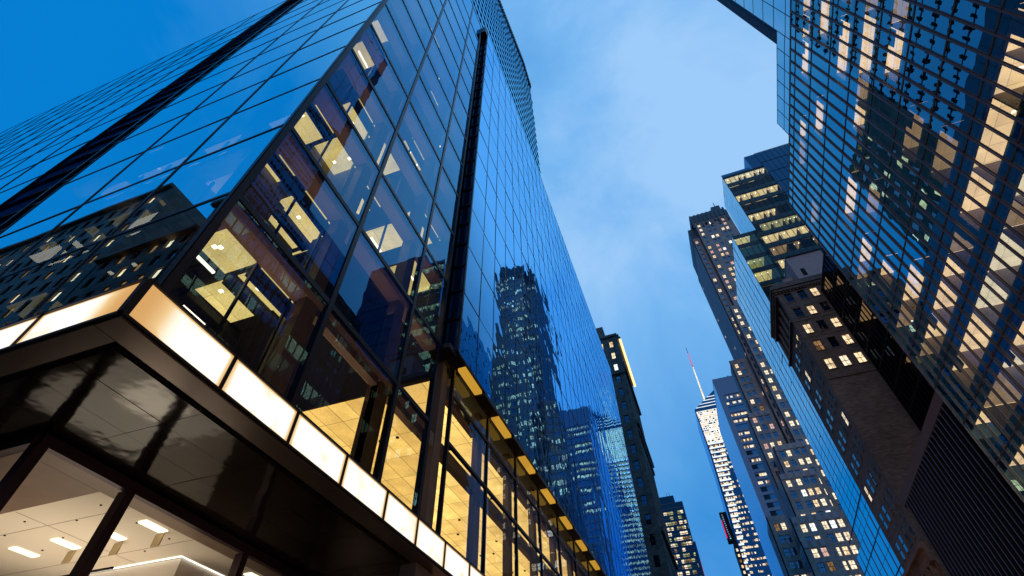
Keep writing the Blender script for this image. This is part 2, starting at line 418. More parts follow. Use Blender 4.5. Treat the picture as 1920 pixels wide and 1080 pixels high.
# side face
lx = [-10.0, -14.9, -19.9, -25.2]
lx2 = [-31.0] + [-31.0 - 5.0 * k for k in range(1, 11)]
fll = [9.55] + [14.3 + 4.73 * k for k in range(12)] + [ROOFL]
it = []
for seq, roof in ((lx, ROOF), (lx2, ROOFL)):
    for i in range(len(seq) - 1):
        for j in range(len(fll) - 1):
            mb = MB(); FL.quad(mb, seq[i + 1] + .02, seq[i] - .02, fll[j] + .02, (roof if j == len(fll) - 2 else fll[j + 1]) - .02, 0, tilt=0.003); it.append(mb)
rep('window', it, GL_L, T)
rep('mullion', verts_(FL, [-10.06, -14.9, -19.9, -25.2, -31.0] + lx2[1:], 9.6, ROOFL, 0.12, -0.12, 0.03), MULL, T)
rep('transom', hors_(FL, fll[1:], -25.2, -10.12, 0.12, -0.10, 0.022) + hors_(FL, fll[1:], -81, -31, 0.12, -0.10, 0.022), MULL, T)
# dark recessed slots
mb = MB(); FL.box(mb, -31.0, -25.2, 9.6, ROOF, -.6, -.4, 0)
FL.box(mb, -31.1, -31.0, 9.6, ROOF, -.6, 0.0, 0); FL.box(mb, -25.2, -25.1, 9.6, ROOF, -.6, 0.0, 0)
mb.build('slot_recess', GL_NAVY, T)
rep('slot_bar', hors_(FL, [z + k for z in fll for k in (0, 2.36)], -30.95, -25.25, 0.16, -.39, -.3) + verts_(FL, [-28.1], 9.6, ROOFL, 0.3, -.39, -.25), MULL, T)
mb = MB(); mb.box(-11.2, -11.0, 17.02, 17.8, 18.9, 76.5); mb.box(-11.0, RX2 - .03, 17.8, 17.84, 18.9, 76.5); mb.build('slot_recess', GL_NAVY, T)
it = []
for k in range(25):
    a = MB(); a.box(-11.0, RX2 - .05, 17.70, 17.79, 18.95 + 2.36 * k, 19.12 + 2.36 * k); it.append(a)
a = MB(); a.box(-10.2, -10.08, 17.68, 17.79, 18.9, 76.4); it.append(a)
a = MB(); a.box(RX2 - .12, RX2 + .02, 17.74, 17.86, 18.9, ROOF); it.append(a)
rep('slot_bar', it, MULL, T)
mb = MB(); mb.box(-11, RX2 - .02, 17.05, 17.83, 76.5, ROOF); mb.build('slot_cap', DARK, T); mb = MB(); mb.box(-11.2, -9.4, 17.0, 17.9, 18.6, 18.9); mb.build('slot_panel', DARK, T)
# street face beyond the slot
u2 = [17.85 + 2.35 * k for k in range(35)]
z2 = [18.9] + [23.6 + 4.58 * k for k in range(12)] + [ROOF]
rep('window', panes(FR2, u2, z2, 0, 0.008, 0.012), GL_BLUE2, T)
rep('mullion', verts_(FR2, u2, 18.9, ROOF, 0.07, -0.1, 0.02), MULL, T)
rep('transom', hors_(FR2, z2, 17.9, u2[-1], 0.07, -0.1, 0.018), MULL, T)
YE = u2[-1]
mb = MB(); mb.box(-25, RX2 - 0.75, 20.2, YE - 0.05, 19.3, ROOF - .02); mb.box(-81, -31.2, LY + 2.7, 20.0, 9.6, ROOFL - 0.05)
mb.box(-40, -24.9, LY + 2.8, 20.1, 9.5, 72)
mb.box(-24.9, -18, LY + 9, 20.1, 19.4, ROOF - .05)
mb.build('building_core', CORE, T)
mb = MB(); mb.box(-81, -10.2, LY + .15, 30, ROOFL, ROOFL + .3); mb.box(-25.1, RX + .01, LY + .1, YE, ROOF, ROOF + .35); mb.build('roof', DARK, T)
# soffit where the upper front steps out over the lobby, gold and dark by halves
it = []; it2 = []
for k in range(20):
    y0 = 18.9 + 4.88 * k
    if y0 + 4.9 > YE: break
    a = MB(); a.box(RX + .14, RX2 - .12, y0 + .15, y0 + 2.5, 18.70, 18.88); it.append(a)
    a = MB(); a.box(RX + .01, RX2 + .01, y0 + 2.62, y0 + 4.9, 18.70, 18.88); it2.append(a)
GOLD = m_lit('gold_light', (1.0, 0.52, 0.06), 0.55, 3.0, 0.9, 1.1)
rep('soffit_light', it, GOLD, T); rep('soffit_panel', it2, MULL, T)

# --- offices behind the corner bays
C_OFF = m_ceiling('office_ceiling', (0.92, 0.76, 0.28), 1.15, 1.2, 2.4, var=0.25, line=0.72)  # ceiling's own glow paints in the light of the office
C_DIM = m_ceiling('dim_ceiling', (0.5, 0.42, 0.2), 0.015, 1.5, 0.6)
BAND = m_solid('ceiling_band', (0.60, 0.45, 0.38), 0.6, 0, 0.08)
COLM = m_solid('column_cladding', (0.16, 0.125, 0.11), 0.5, 0, 0.15)
IWALL = m_solid('office_wall', (0.22, 0.20, 0.12), 0.8)
LAMP = m_lit('lamp', (1.0, 0.93, 0.72), 3.2, 5, 1, 1)
LAMPW = m_lit('white_lamp', (1.0, 0.96, 0.86), 3.0, 5, 1, 1)
bands, cols, rooms, lamps = [], [], [], []
for j in range(1, len(fl) - 1):
    z = fl[j]
    a = MB(); a.box(-10.78, RX - .14, LY + .14, 16.9, z - 0.42, z - .07); a.box(-24.8, -10.78, LY + .14, LY + .8, z - 0.42, z - .07)
    bands.append(a)
    a = MB(); a.box(-24.7, -10.8, LY + .81, 9.1 if j <= 1 else 16.9, z - .2, z + .05)
    if j == 1: a.box(-14.6, -10.8, 9.11, 14.0, z - .2, z + .05)
    a.build('floor_slab', CORE, T)
    z0 = fl[j - 1] + .1
    h = z - .3
    segs = [(4.6, 6.7), (6.7, 9.1), (9.1, 11.4), (11.4, 14.0), (14.0, 16.9)]
    for s, (a0, a1) in enumerate(segs):
        if (j == 1 and s > 1) or (j == 2 and s > 3): continue
        xb = [-10.85]
        while xb[-1] > (-13.5 if j == 2 and s > 1 else -23): xb.append(max(-24.6, xb[-1] - R.choice((.9, 1.3, 1.8, 2.6))))
        for x0, x1 in zip(xb, xb[1:]):
            lit = {1: .74, 2: .85, 3: .92, 4: .55, 5: .3}.get(j, .14)
            on_ = R.random() < lit
            yy0, yy1 = a0 + R.choice((0, 0, .4)), a1 - R.choice((0, 0, .5))
            a = MB()
            a.quad((x0, yy0 + .1, h - .02), (x1, yy0 + .1, h - .02), (x1, yy1 - .1, h - .02), (x0, yy1 - .1, h - .02), 0 if on_ else 1)
            if R.random() < (0 if j == 1 else .3): a.box(x1, x1 + .08, a0 + .1, a1 - .1, z0, h - .03, R.choice((2, 3)))
            if R.random() < (.12 if j == 1 else .35): a.box(x1 + .12, x0 - .04, yy1 - .2, yy1 - .12, z0, h - .03, R.choice((2, 3)))
            if R.random() < .6: a.box(x0 - .45, x0 - .05, a0, a1, h - .35, h - .04, 3)
            rooms.append(a)
            if on_ or R.random() < .6:
                for q in range(1):
                    b = MB(); lx_ = (x0 + x1) / 2 + R.uniform(-.5, .5); ly_ = a0 + R.uniform(.3, 1.1)
                    if R.random() < .35: b.box(lx_ - .04, lx_ + .04, ly_, ly_ + 1.0, h - .10, h - .03)
                    else: b.box(lx_, lx_ + .12, ly_, ly_ + .12, h - .08, h - .03)
                    lamps.append(b)
            x0_ = x0
        x0, x1 = -10.9, -20
        for _ in (0,):
            if j < 9:
                for q in range(2):
                    b = MB(); lx_ = R.uniform(x1, x0); ly_ = R.uniform(a0 + .3, a1 - .4); b.box(lx_, lx_ + .13, ly_, ly_ + .13, h - .07, h - .03); lamps.append(b)
    for (cx, cy_) in ((-10.9, 8.6), (-10.9, 13.4)):
        a = MB(); a.box(cx + .15, cx + .65, cy_ - .25, cy_ + .35, fl[j - 1] + .08, z - .43); cols.append(a)
for j in range(1, 13):  # added upward lamps without fittings, to brighten the ceiling edges
    ld = bpy.data.lights.new('ceiling_edge_fill', 'AREA'); ld.energy = 7 if j < 6 else 5; ld.shape = 'RECTANGLE'; ld.size = .3; ld.size_y = 11; ld.color = (1.0, .66, .40) if j < 4 else (1.0, .72, .62)
    lo_ = bpy.data.objects.new('ceiling_edge_fill', ld); lo_.location = (-10.5, 10.6, fl[j] - 1.3); lo_.rotation_euler = (math.radians(180), 0, 0); C.objects.link(lo_)
    lo_.parent = T; lo_.matrix_parent_inverse = Matrix.Translation(-T.location)
rep('ceiling_edge', bands, BAND, T); inner = []
for y in frange(4.9, 16.5, 1.66): inner.append(MB()); inner[-1].box(-10.90, -10.80, y, y + .07, 9.7 if y < 9 else 19.3, ROOF - .2)
for x in (-12.4, -14.0, -15.7, -17.4, -19.1, -20.8): inner.append(MB()); inner[-1].box(x, x + .07, LY + .86, LY + .96, 9.7, ROOF - .2)
rep('inner_mullion', inner, DARK, T)
rep('office_room', rooms, [C_OFF, C_DIM, IWALL, CORE], T)
rep('ceiling_light', lamps, LAMP, T); rep('column', cols, COLM, T)
mb = MB(); mb.box(-24.9, -24.7, LY + .2, 17, 9.7, ROOF - .1); mb.box(-24.7, -10.2, 16.96, 17.04, 19.2, ROOF - .1); mb.build('interior_wall', CORE, T)
# rooms behind side face seen as white patches
it = []
for (x, z, w, h) in ((-12.6, 17.2, 1.5, .5), (-17.2, 18.0, 2.0, .5), (-19, 23.5, 1.2, .4), (-22.4, 18.5, 2.6, .4), (-24, 22.2, 1.6, .4)):
    a = MB(); a.box(x - w / 2, x + w / 2, LY + 1.0, LY + 2.0, z, z + .05); it.append(a)
rep('ceiling_light', it, LAMPW, T)

# --- lobby
C_LOB = m_ceiling('lobby_ceiling', (1.0, 0.62, 0.17), 1.55, 1.22, 2.44, 16.98 % 1.22, -(25.76 % 2.44), var=0.2, line=0.35)
mb = MB(); mb.quad((-30, 18.75, 18.6), (-11.2, 18.75, 18.6), (-11.2, 98, 18.6), (-30, 98, 18.6)); mb.build('lobby_ceiling', C_LOB, T)
mb = MB(); mb.box(-30, -10.2, 18.45, 18.74, 18.2, 18.9); mb.box(-30, -10.15, 9.3, 18.45, 18.62, 18.8); mb.build('ceiling_beam', m_solid('beam_paint', (.07, .055, .045), .6), T)
C_SM = m_solid('tan_trim', (0.55, 0.40, 0.25), 0.6)
ul = [4.41] + [9.2, 14.05] + [18.93 + 4.88 * k for k in range(16)]
zl = [9.6, 14.37, 17.1, 18.7]
it = []
for i in range(1, len(ul) - 1):
    for j in range(3):
        if ul[i] < 18: continue
        it.append(MB()); FR.quad(it[-1], ul[i] + .03, ul[i + 1] - .03, zl[j] + .03, zl[j + 1] - .03, -0.02, tilt=.002)
rep('lobby_window', it, GL_LOB, T)
rep('mullion', verts_(FR, ul[3:], 8.6, 18.7, 0.14, -0.14, 0.05), MULL, T)
rep('transom', hors_(FR, [14.37, 17.1], 18.9, ul[-1], 0.16, -0.12, 0.045), MULL, T)
LCOL = m_solid('lobby_column', (0.24, 0.18, 0.14), 0.45, 0.1, 0.15)
it = []; it2 = []; it3 = []
for i in range(1, len(ul)):
    a = MB(); a.box(-10.55, -10.2, ul[i] - .9, ul[i] - .25, 8.6, 18.6 if i > 2 else 14.2); it.append(a)
    if i < len(ul) - 1 and i > 2:
        a = MB(); a.box(-10.6, -10.2, ul[i] + .0, ul[i + 1] - 1.02, 16.9, 17.7); it2.append(a)
        a = MB(); a.box(-11.35, -11.22, ul[i], ul[i + 1] - 1.2, 18.25, 18.35); it3.append(a)
    if i < len(ul) - 1:
        a = MB(); a.box(-10.5, -10.2, ul[i] - .2, ul[i + 1] - 1.02, 13.6, 14.25); it2.append(a)
rep('lobby_column', it, LCOL, T); rep('lobby_beam', it2, LCOL, T); rep('cove_light', it3, m_lit('cove', (1, .82, .42), 1.6, 5, 1, 1), T)
mb = MB(); mb.box(-30.3, -30, 9, 98, 8.8, 18.7); mb.box(-30, -11.2, 20, 98, 8.6, 8.8); mb.build('lobby_wall', m_solid('lobby_wall', (0.45, 0.32, 0.18), 0.7), T)
it = []
for k in range(26):
    a = MB(); x = -13 - 1.22 * (k % 5) * 1.0 - .6; y = 21.0 + 2.44 * (k // 2) * 1.0; a.box(x, x + .16, y, y + .16, 18.5, 18.59); it.append(a)
rep('sprinkler', it, BLACK, T)
GLOW = m_lit('street_glow', (1.0, .58, .36), 2.2, 2.0, .5, 1.2)  # added glowing panels below view, throwing warm light up the facades
it = []
for k in range(16):
    a = MB(); y = 19.2 + 4.88 * k; a.quad((-10.02, y, .6), (-10.02, y + 4.2, .6), (-10.02, y + 4.2, 5.2), (-10.02, y, 5.2)); it.append(a)
rep('street_glow_panel', it, GLOW, T)
# --- canopy
CX, CYF, CZ0, CZ1 = -9.5, 3.85, 8.6, 9.68
K = m_lightbox('lightbox', 0.10); KW = m_lightbox('lightbox_corner', 0.55)
FC = Face('x', CX, +1); FCL = Face('y', CYF, -1)
cy_list = [3.93, 6.53, 9.03, 11.5, 14.0, 16.25] + [18.6 + 2.44 * k for k in range(6)]
for i in range(len(cy_list) - 1):
    a = MB(); FC.quad(a, cy_list[i] + .05, cy_list[i + 1] - .05, CZ0 + .07, CZ1 - .07, 0.0, uv=True)
    a.build('light_panel', KW if i == 0 else K, T)
clx = [-9.58, -12.55, -15.5, -18.5, -21.5]
for i in range(4):
    a = MB(); a.quad(FCL.P(clx[i] - .05, CZ0 + .07), FCL.P(clx[i + 1] + .05, CZ0 + .07), FCL.P(clx[i + 1] + .05, CZ1 - .07), FCL.P(clx[i] - .05, CZ1 - .07), 0, True)
    a.build('light_panel', KW if i == 0 else K, T)
mb = MB(); ye = cy_list[-1]
FC.box(mb, CYF, ye, CZ1 - .07, CZ1, -.4, .05); FC.box(mb, CYF, ye, CZ0 + .0, CZ0 + .07, -.3, .05)
FCL.box(mb, -21.5, CX - .05, CZ1 - .07, CZ1 + .002, -.4, .052); FCL.box(mb, -21.5, CX - .05, CZ0 - .002, CZ0 + .07, -.3, .052)
for y in cy_list[1:]: FC.box(mb, y - .05, y + .05, CZ0 + .07, CZ1 - .07, -.3, .03)
for x in clx[1:]: FCL.box(mb, x - .05, x + .05, CZ0 + .07, CZ1 - .07, -.3, .03)
mb.box(CX - .1, CX + .045, CYF - .045, CYF + .12, CZ0 + .07, CZ1 - .07)
mb.build('canopy_frame', MULL, T)
mb = MB(); mb.box(-21.5, CX - .02, CYF + .3, ye, CZ1 - .03, CZ1 + .03); mb.box(-9.9, -9.8, CYF + .2, ye, CZ0 + .1, CZ1 - .04); mb.build('canopy_top', DARK, T)
BRZ = m_solid('bronze_soffit', (0.11, 0.075, 0.06), 0.32, 0.5, 0.1, 2.0, 0.002)
mb = MB()
for y0, y1 in zip([CYF + .02] + cy_list[3::2], cy_list[3::2] + [ye]): mb.box(-10.15, CX - .0, y0 + .01, y1 - .01, 8.54, 8.595)
mb.box(-21.5, -10.17, CYF + .02, 4.38, 8.54, 8.595); mb.build('soffit_edge', BRZ, T)
mb = MB(); mb.box(-10.3, -10.16, 4.4, ye, 8.6, 8.66); mb.box(-21.5, -10.16, 4.39, 4.52, 8.6, 8.66); mb.build('soffit_gap', BLACK, T)
SOF = m_solid('polished_soffit', (0.012, 0.008, 0.006), 0.10, 0.1, 0.3, 0.35, 0.03, spec=0.12)
it = []
for i in range(8):
    for j in range(4):
        a = MB(); x1 = -10.32 - 1.2 * j; y0 = 4.54 + 2.47 * i
        if y0 > 17: continue
        t1 = R.uniform(-.008, .008); t2 = R.uniform(-.008, .008); zc = 8.5
        a.quad((x1 - 1.19, y0, zc + t1), (x1, y0, zc + t2), (x1, y0 + 2.46, zc - t1), (x1 - 1.19, y0 + 2.46, zc - t2)); it.append(a)
for i in range(4):
    a = MB(); x1 = -15.12 - 2.4 * i; t1 = R.uniform(-.008, .008)
    a.quad((x1 - 2.39, 4.54, 8.5 + t1), (x1, 4.54, 8.5), (x1, 6.25, 8.5 - t1), (x1 - 2.39, 6.25, 8.5)); it.append(a)
rep('soffit_panel', it, SOF, T)
mb = MB(); mb.box(-26, -10.31, 4.53, 17.8, 8.56, 8.6); mb.box(-14.45, -10.0, 17.85, 18.1, 0.14, 8.56); mb.build('recess_wall', BRZ, T)
mb = MB(); mb.box(-10.6, -9.95, 17.3, 18.6, .14, 8.53); mb.build('corner_pier', COLM, T)
mb = MB(); mb.box(-14.0, -12.9, 18.2, 60, .14, 8.6); mb.build('lobby_wall', COLM, T)
# storefront
SX, SY, SZ = -14.5, 6.3, 8.47
PUR = m_solid('purple_frame', (0.045, 0.022, 0.035), 0.35, 0.5)
FS = Face('x', SX, +1); FSL = Face('y', SY, -1)
for name, bits in (('storefront_frame', ((FS, SY, 17.8, SZ - .28, SZ, -.1, .10), (FSL, -26, SX - .1, SZ - .28, SZ, -.1, .1))),):
    mb = MB()
    for f, u0, u1, z0, z1, d0, d1 in bits: f.box(mb, u0, u1, z0, z1, d0, d1)
    mb.build(name, PUR, T)
rep('storefront_mullion', verts_(FS, [SY + .1, 9.0, 13.7], .2, SZ - .28, .26, -.25, .08) + verts_(FSL, [-17.4, -20.4, -23.4], .2, SZ - .28, .2, -.2, .08), PUR, T)
it = []
for a0, a1 in ((SY + .24, 8.87), (9.13, 13.57), (13.83, 17.8)):
    a = MB(); FS.quad(a, a0, a1, .2, SZ - .28, 0); it.append(a)
for a0, a1 in ((-17.3, -14.6), (-20.3, -17.5), (-23.3, -20.5)):
    a = MB(); FSL.quad(a, a0, a1, .2, SZ - .28, 0); it.append(a)
rep('storefront_window', it, GL_LOB, T)
mb = MB(); mb.box(-15.6, SX - .3, SY + .3, 17.8, SZ - .1, SZ + .01); mb.box(-26, -15.61, SY + .3, 8.9, SZ - .1, SZ + .01); mb.build('inner_soffit', m_solid('inner_soffit', (.22, .15, .11), .4), T)
SHOPC = m_solid('shop_ceiling', (0.80, 0.72, 0.60), 0.8, 0, .03)
mb = MB(); mb.box(-34, -15.61, 8.91, 24, SZ - .09, SZ + .02); mb.build('shop_ceiling', SHOPC, T)
mb = MB(); mb.box(-34.2, -34, 6.4, 24, .1, SZ); mb.box(-34, -15, 24, 24.2, .1, SZ); mb.box(-34, SX - .2, SY + .2, 24, .1, .2); mb.build('shop_wall', SHOPC, T)
mb = MB(); mb.box(-21.5, -17.05, 13.5, 20, .2, SZ - .12); mb.build('wall_box', WHITE, T)
it = []
for (x, y) in ((-16.0, 11.2), (-17.7, 11.2), (-19.7, 11.2), (-21.6, 11.2), (-16.0, 16.0), (-23.6, 11.2)):
    a = MB(); a.box(x - .17, x + .17, y - .42, y + .42, SZ - .13, SZ - .095); it.append(a)
rep('ceiling_light', it, m_lit('shop_lamp', (1.0, .9, .62), 2.6, 5, 1, 1), T)
it = []
for (x, y) in ((-16.2, 11.7), (-18.0, 11.75), (-20.0, 11.7)):
    a = MB(); a.box(x - .17, x + .17, y - .02, y + .02, SZ - .5, SZ - .13); it.append(a)
rep('lamp_shade', it, m_solid('shade', (.5, .38, .22), .6), T)
mb = MB(); mb.box(-21.5, -17.0, 13.40, 13.44, SZ - .12, SZ - .10); mb.box(-17.02, -16.99, 13.4, 20, SZ - .12, SZ - .10); mb.build('wall_washer', LAMPW, T)
mb = MB(); mb.box(-24.2, -22.6, 11.5, 11.7, 5.3, 7.2); mb.build('hanging_screen', BLACK, T)
it = []
for k in range(16):
    a = MB(); x, y = -16.3 - 1.55 * (k % 6), 9.5 + 1.3 * (k // 6) + .5 * (k % 2); a.box(x, x + .05, y, y + .05, SZ - .115, SZ - .09); it.append(a)
rep('ceiling_spot', it, BLACK, T)
it = []
for (x0, x1, y0, y1) in ((-33.9, -15.65, 12.48, 12.50), (-19.02, -19.0, 8.95, 13.4), (-33.9, -15.65, 9.98, 10.0)):
    a = MB(); a.box(x0, x1, y0, y1, SZ - .096, SZ - .091); it.append(a)
rep('ceiling_joint', it, m_solid('joint', (.3, .25, .2), .8), T)
mb = MB(); mb.box(-24.5, -14.9, 9.9, 9.95, 6.6, 6.65); mb.build('glass_rail', DARK, T)
for nm, loc, en, sz in (('shop_ceiling_fill', (-20, 11.5, 3.5), 260, 6.0), ('shop_small_fill', (-18.5, 10.5, 4.0), 60, 2.0)):  # added lamps facing up, no fittings, to brighten the shop ceiling
    ld = bpy.data.lights.new(nm, 'AREA'); ld.energy = en; ld.size = sz; ld.color = (1.0, .84, .64)
    lo_ = bpy.data.objects.new(nm, ld); lo_.location = loc; lo_.rotation_euler = (math.radians(180), 0, 0); C.objects.link(lo_)
    lo_.parent = T; lo_.matrix_parent_inverse = Matrix.Translation(-T.location)
ld = bpy.data.lights.new('office_fill', 'AREA'); ld.energy = 70; ld.shape = 'RECTANGLE'; ld.size = 1.2; ld.size_y = 10; ld.color = (1.0, .72, .48)  # added lamp without a fitting, warms columns and beams of the lower bays
lo_ = bpy.data.objects.new('lobby_fill', ld); lo_.location = (-12.4, 12, 9.9); lo_.rotation_euler = (math.radians(180), 0, 0); C.objects.link(lo_)
lo_.parent = T; lo_.matrix_parent_inverse = Matrix.Translation(-T.location)

# --- set-back tower with louvred front above the roof line
TX, K_ = -14.0, 14.0 / 9.3
def tz(z): return 1.6 + (z - 1.6) * K_
def tower_end(z): return (42.6 - ((z - 1.6) / K_ + 1.6 - 77.5) * 0.035) * K_
def tower_top(y):
    q = y / K_
    return tz(113.2 + (q - 19.0) * 0.56 if q < 37 else 123.2 - (q - 37) * 0.6)
mb = MB(); n = 30; YT = 63.2
ys = [5 + (YT - 5) * i / n for i in range(n + 1)]
ZB = ROOF + .4
for i in range(n):
    y0, y1 = ys[i], ys[i + 1]
    mb.poly([(TX, y0, ZB), (TX, tower_end(ZB) if i == n - 1 else y1, ZB), (TX, min(y1, tower_end(180)), tower_top(y1)), (TX, y0, tower_top(y0))])
mb.poly([(TX, tower_end(ZB), ZB), (-45, tower_end(ZB), ZB), (-45, tower_end(180), tower_top(YT)), (TX, tower_end(180), tower_top(YT))])
mb.build('tower_glass', m_glass('tower_glass', (0.20, 0.66, 1.0), f0=0.5, wave=0.0), T)
mb = MB(); mb.box(-24.9, TX - .1, 5, 59, ZB, 150); mb.build('tower_core', CORE, T)
rails = []; br_ = []
zt = [ZB + 4.14 * k for k in range(26)]
for j, z in enumerate(zt):
    y1 = tower_end(z) + .4; ys0 = 5.0
    while ys0 < y1 and tower_top(ys0) < z: ys0 += .5
    if ys0 >= y1: break
    a = MB(); a.box(TX + .02, TX + .10, ys0, y1, z + .05, z + .24); rails.append(a)
    yy = ys0 + .2
    while yy < y1:
        a = MB(); a.box(TX - .1, TX + .10, yy, yy + .54, z - .45, z + .93); br_.append(a)
        yy += 1.6
a = MB()
for i in range(90):
    y = 62.4 - .9 * i
    if y < 5: break
    a.box(TX - .6, TX + .3, y, y + .3, tower_top(min(y, 61)) - 3.0, tower_top(min(y, 61)) + .7)
a.build('roof_louvre', DARK, T)
rep('louvre_rail', rails, m_solid('rail', (.02, .03, .05), .3, .6), T); rep('louvre_block', br_, BLACK, T)

# ================================================================ 2. RIGHT OFFICE TOWER
T = thing('fin_front_office_tower', (24, 48.2, 0), 'tall right-hand office tower with dark upright fins over blue glass, nearest on the right', 'office tower')
FX = Face('x', 24.0, -1)
zf = [2.58 + 3.78 * k for k in range(16)]      # ..., 32.82, 36.6, ... 55.5, 59.3
zf = [z for z in zf if z > 5]
uf = [48.2 - 1.335 * k for k in range(54)][::-1]
Y0 = uf[0]
it = []
for i in range(len(uf) - 1):
    for j in range(len(zf) - 1):
        a = MB(); FX.quad(a, uf[i], uf[i + 1], zf[j], zf[j + 1], 0, tilt=.004); it.append(a)
    a = MB(); FX.quad(a, uf[i], uf[i + 1], zf[-1], 60.5, 0, tilt=.004); it.append(a)
rep('window', it, GL_RT, T)
FINM = m_solid('fin_metal', (0.17, 0.125, 0.125), 0.35, 0.4)
it = []
for u in uf:
    a = MB(); FX.box(a, u - .045, u + .045, 5, 60.5, -.05, .14, 0); FX.box(a, u - .11, u + .11, 5, 60.5, .0, .03, 0); it.append(a)
rep('fin', it, FINM, T)
rep('transom', hors_(FX, zf + [60.5], Y0, 48.2, .13, -.05, .04), m_solid('brown_transom', (.14, .07, .035), .5, .3), T)
# end wall at far corner + rear wall + spandrels
mb = MB()
for z in zf: FX.box(mb, Y0, 48.1, z - .25, z + .8, -.35, -.06)
mb.build('spandrel', m_solid('spandrel', (.006, .008, .014), .3), T)
C_R1 = m_ceiling('cream_ceiling', (0.98, 0.70, 0.38), 1.9, 1.4, 1.4, var=.08, line=.6)
C_R2 = m_ceiling('white_ceiling', (0.92, 0.82, 0.58), 1.7, 1.4, 1.4, var=.06, line=.6)
C_R3 = m_ceiling('amber_ceiling', (0.9, 0.60, 0.30), 0.6, 1.4, 1.4, var=.1, line=.6)
BL = m_solid('grey_blind', (.32, .26, .22), .7)
rooms, lamps = [], []
for j in range(len(zf)):
    z1 = zf[j + 1] if j + 1 < len(zf) else 60.5
    h = z1 - .36
    y = 48.0
    while y > Y0 + 1:
        w = 1.335 * R.choice((1, 2, 2, 3, 3, 4)); y0 = max(Y0, y - w)
        p = .52 if zf[j] > 30 else .85
        lit = R.random() < p
        mi = (R.choice((0, 0, 2, 2)) if zf[j] > 27 else R.choice((1, 1, 0, 2))) if lit else 3
        a = MB()
        a.quad((24.5, y0, h), (30.5, y0, h), (30.5, y, h), (24.5, y, h), mi)
        a.quad((24.36, y0, h - .04), (24.56, y0, h - .04), (24.56, y, h - .04), (24.36, y, h - .04), 4)
        a.quad((30.5, y0, zf[j]), (30.5, y, zf[j]), (30.5, y, h), (30.5, y0, h), 4)
        a.box(24.4, 30.5, y0, y0 + .1, zf[j] + .1, h - .05, 4)
        if R.random() < .3: a.box(24.38, 24.42, y0 + .2, y0 + 1.5, h - R.uniform(.6, 1.9), h - .06, 4)
        rooms.append(a)
        if lit and R.random() < .8:
            for q in range(R.choice((1, 2, 3))):
                b = MB(); yy = R.uniform(y0 + .3, y - .6); xx = R.uniform(25.3, 28)
                if R.random() < .5: b.box(xx, xx + 1.2, yy, yy + .12, h - .09, h - .03)
                else: b.box(xx, xx + .2, yy, yy + .2, h - .08, h - .03)
                lamps.append(b)
        y = y0
rep('office_room', rooms, [C_R1, C_R2, C_R3, CORE, BL], T, 100); rep('ceiling_light', lamps, LAMPW, T)
mb = MB()
for z in zf: mb.box(24.37, 31.5, Y0, 48.05, z - .34, z - .02)
mb.build('floor_slab', CORE, T)
mb = MB(); mb.box(24.0, 60, 48.06, 48.2, 5, 60.5); mb.box(31.5, 60, Y0, 48.05, 3, 60.4); mb.build('tower_core', GL_NAVY, T)
mb = MB(); mb.box(24.05, 60, Y0, 48.1, 60.5, 60.8); mb.box(24.05, 24.2, Y0, 48.1, 60.3, 60.9); mb.build('roof', DARK, T)
GLOW = m_lit('street_glow_panel', (1.0, .58, .36), 2.2, 2.0, .5, 1.2)  # same added street glow for the right-hand bases, out of view
it = []
for k in range(16):
    a = MB(); a.quad((24.2, Y0 + .3 + 4.3 * k, .5), (24.2, Y0 + 4.2 + 4.3 * k, .5), (24.2, Y0 + 4.2 + 4.3 * k, 4.6), (24.2, Y0 + .3 + 4.3 * k, 4.6)); it.append(a)
rep('street_glow_panel', it, GLOW, T)
# set-back upper storeys
F28 = Face('x', 28.0, -1)
zu = [60.8 + 3.78 * k for k in range(5)]
it = panes(F28, frange(30.2, 44, 2.3), [60.8, 63.8, 66.6, 69.4, 72.2, 74.7], 0, .004, .01) + panes(F28, frange(-37, 30.2, 2.8), frange(60.8, 150, 3.75), 0, .004, .01)
rep('window', it, GL_SIDE, T)
rep('mullion', verts_(F28, frange(30.2, 44, 2.3)[1:], 60.8, 74.7, .07, -.05, .03) + verts_(F28, frange(-37, 30.2, 2.8), 60.8, 150, .08, -.05, .03), DARK, T)
rep('transom', hors_(F28, [63.8, 66.6, 69.4, 72.2, 74.7], 30.2, 44, .09, -.05, .025) + hors_(F28, frange(64.5, 150, 3.75), -37, 30.1, .09, -.05, .025), DARK, T)
mb = MB(); mb.box(28.05, 50, 30.2, 43.95, 60.8, 74.6); mb.box(28.05, 50, -38, 30.15, 60.8, 149.9); mb.build('upper_block', GL_NAVY, T)
mb = MB(); F28.box(mb, 30.2, 32.3, 66, 150, -1.6, -.2); mb.build('edge_panel', m_masonry('blue_grey_louvre', (.05, .12, .2), .5, .3, .1, .1), T)

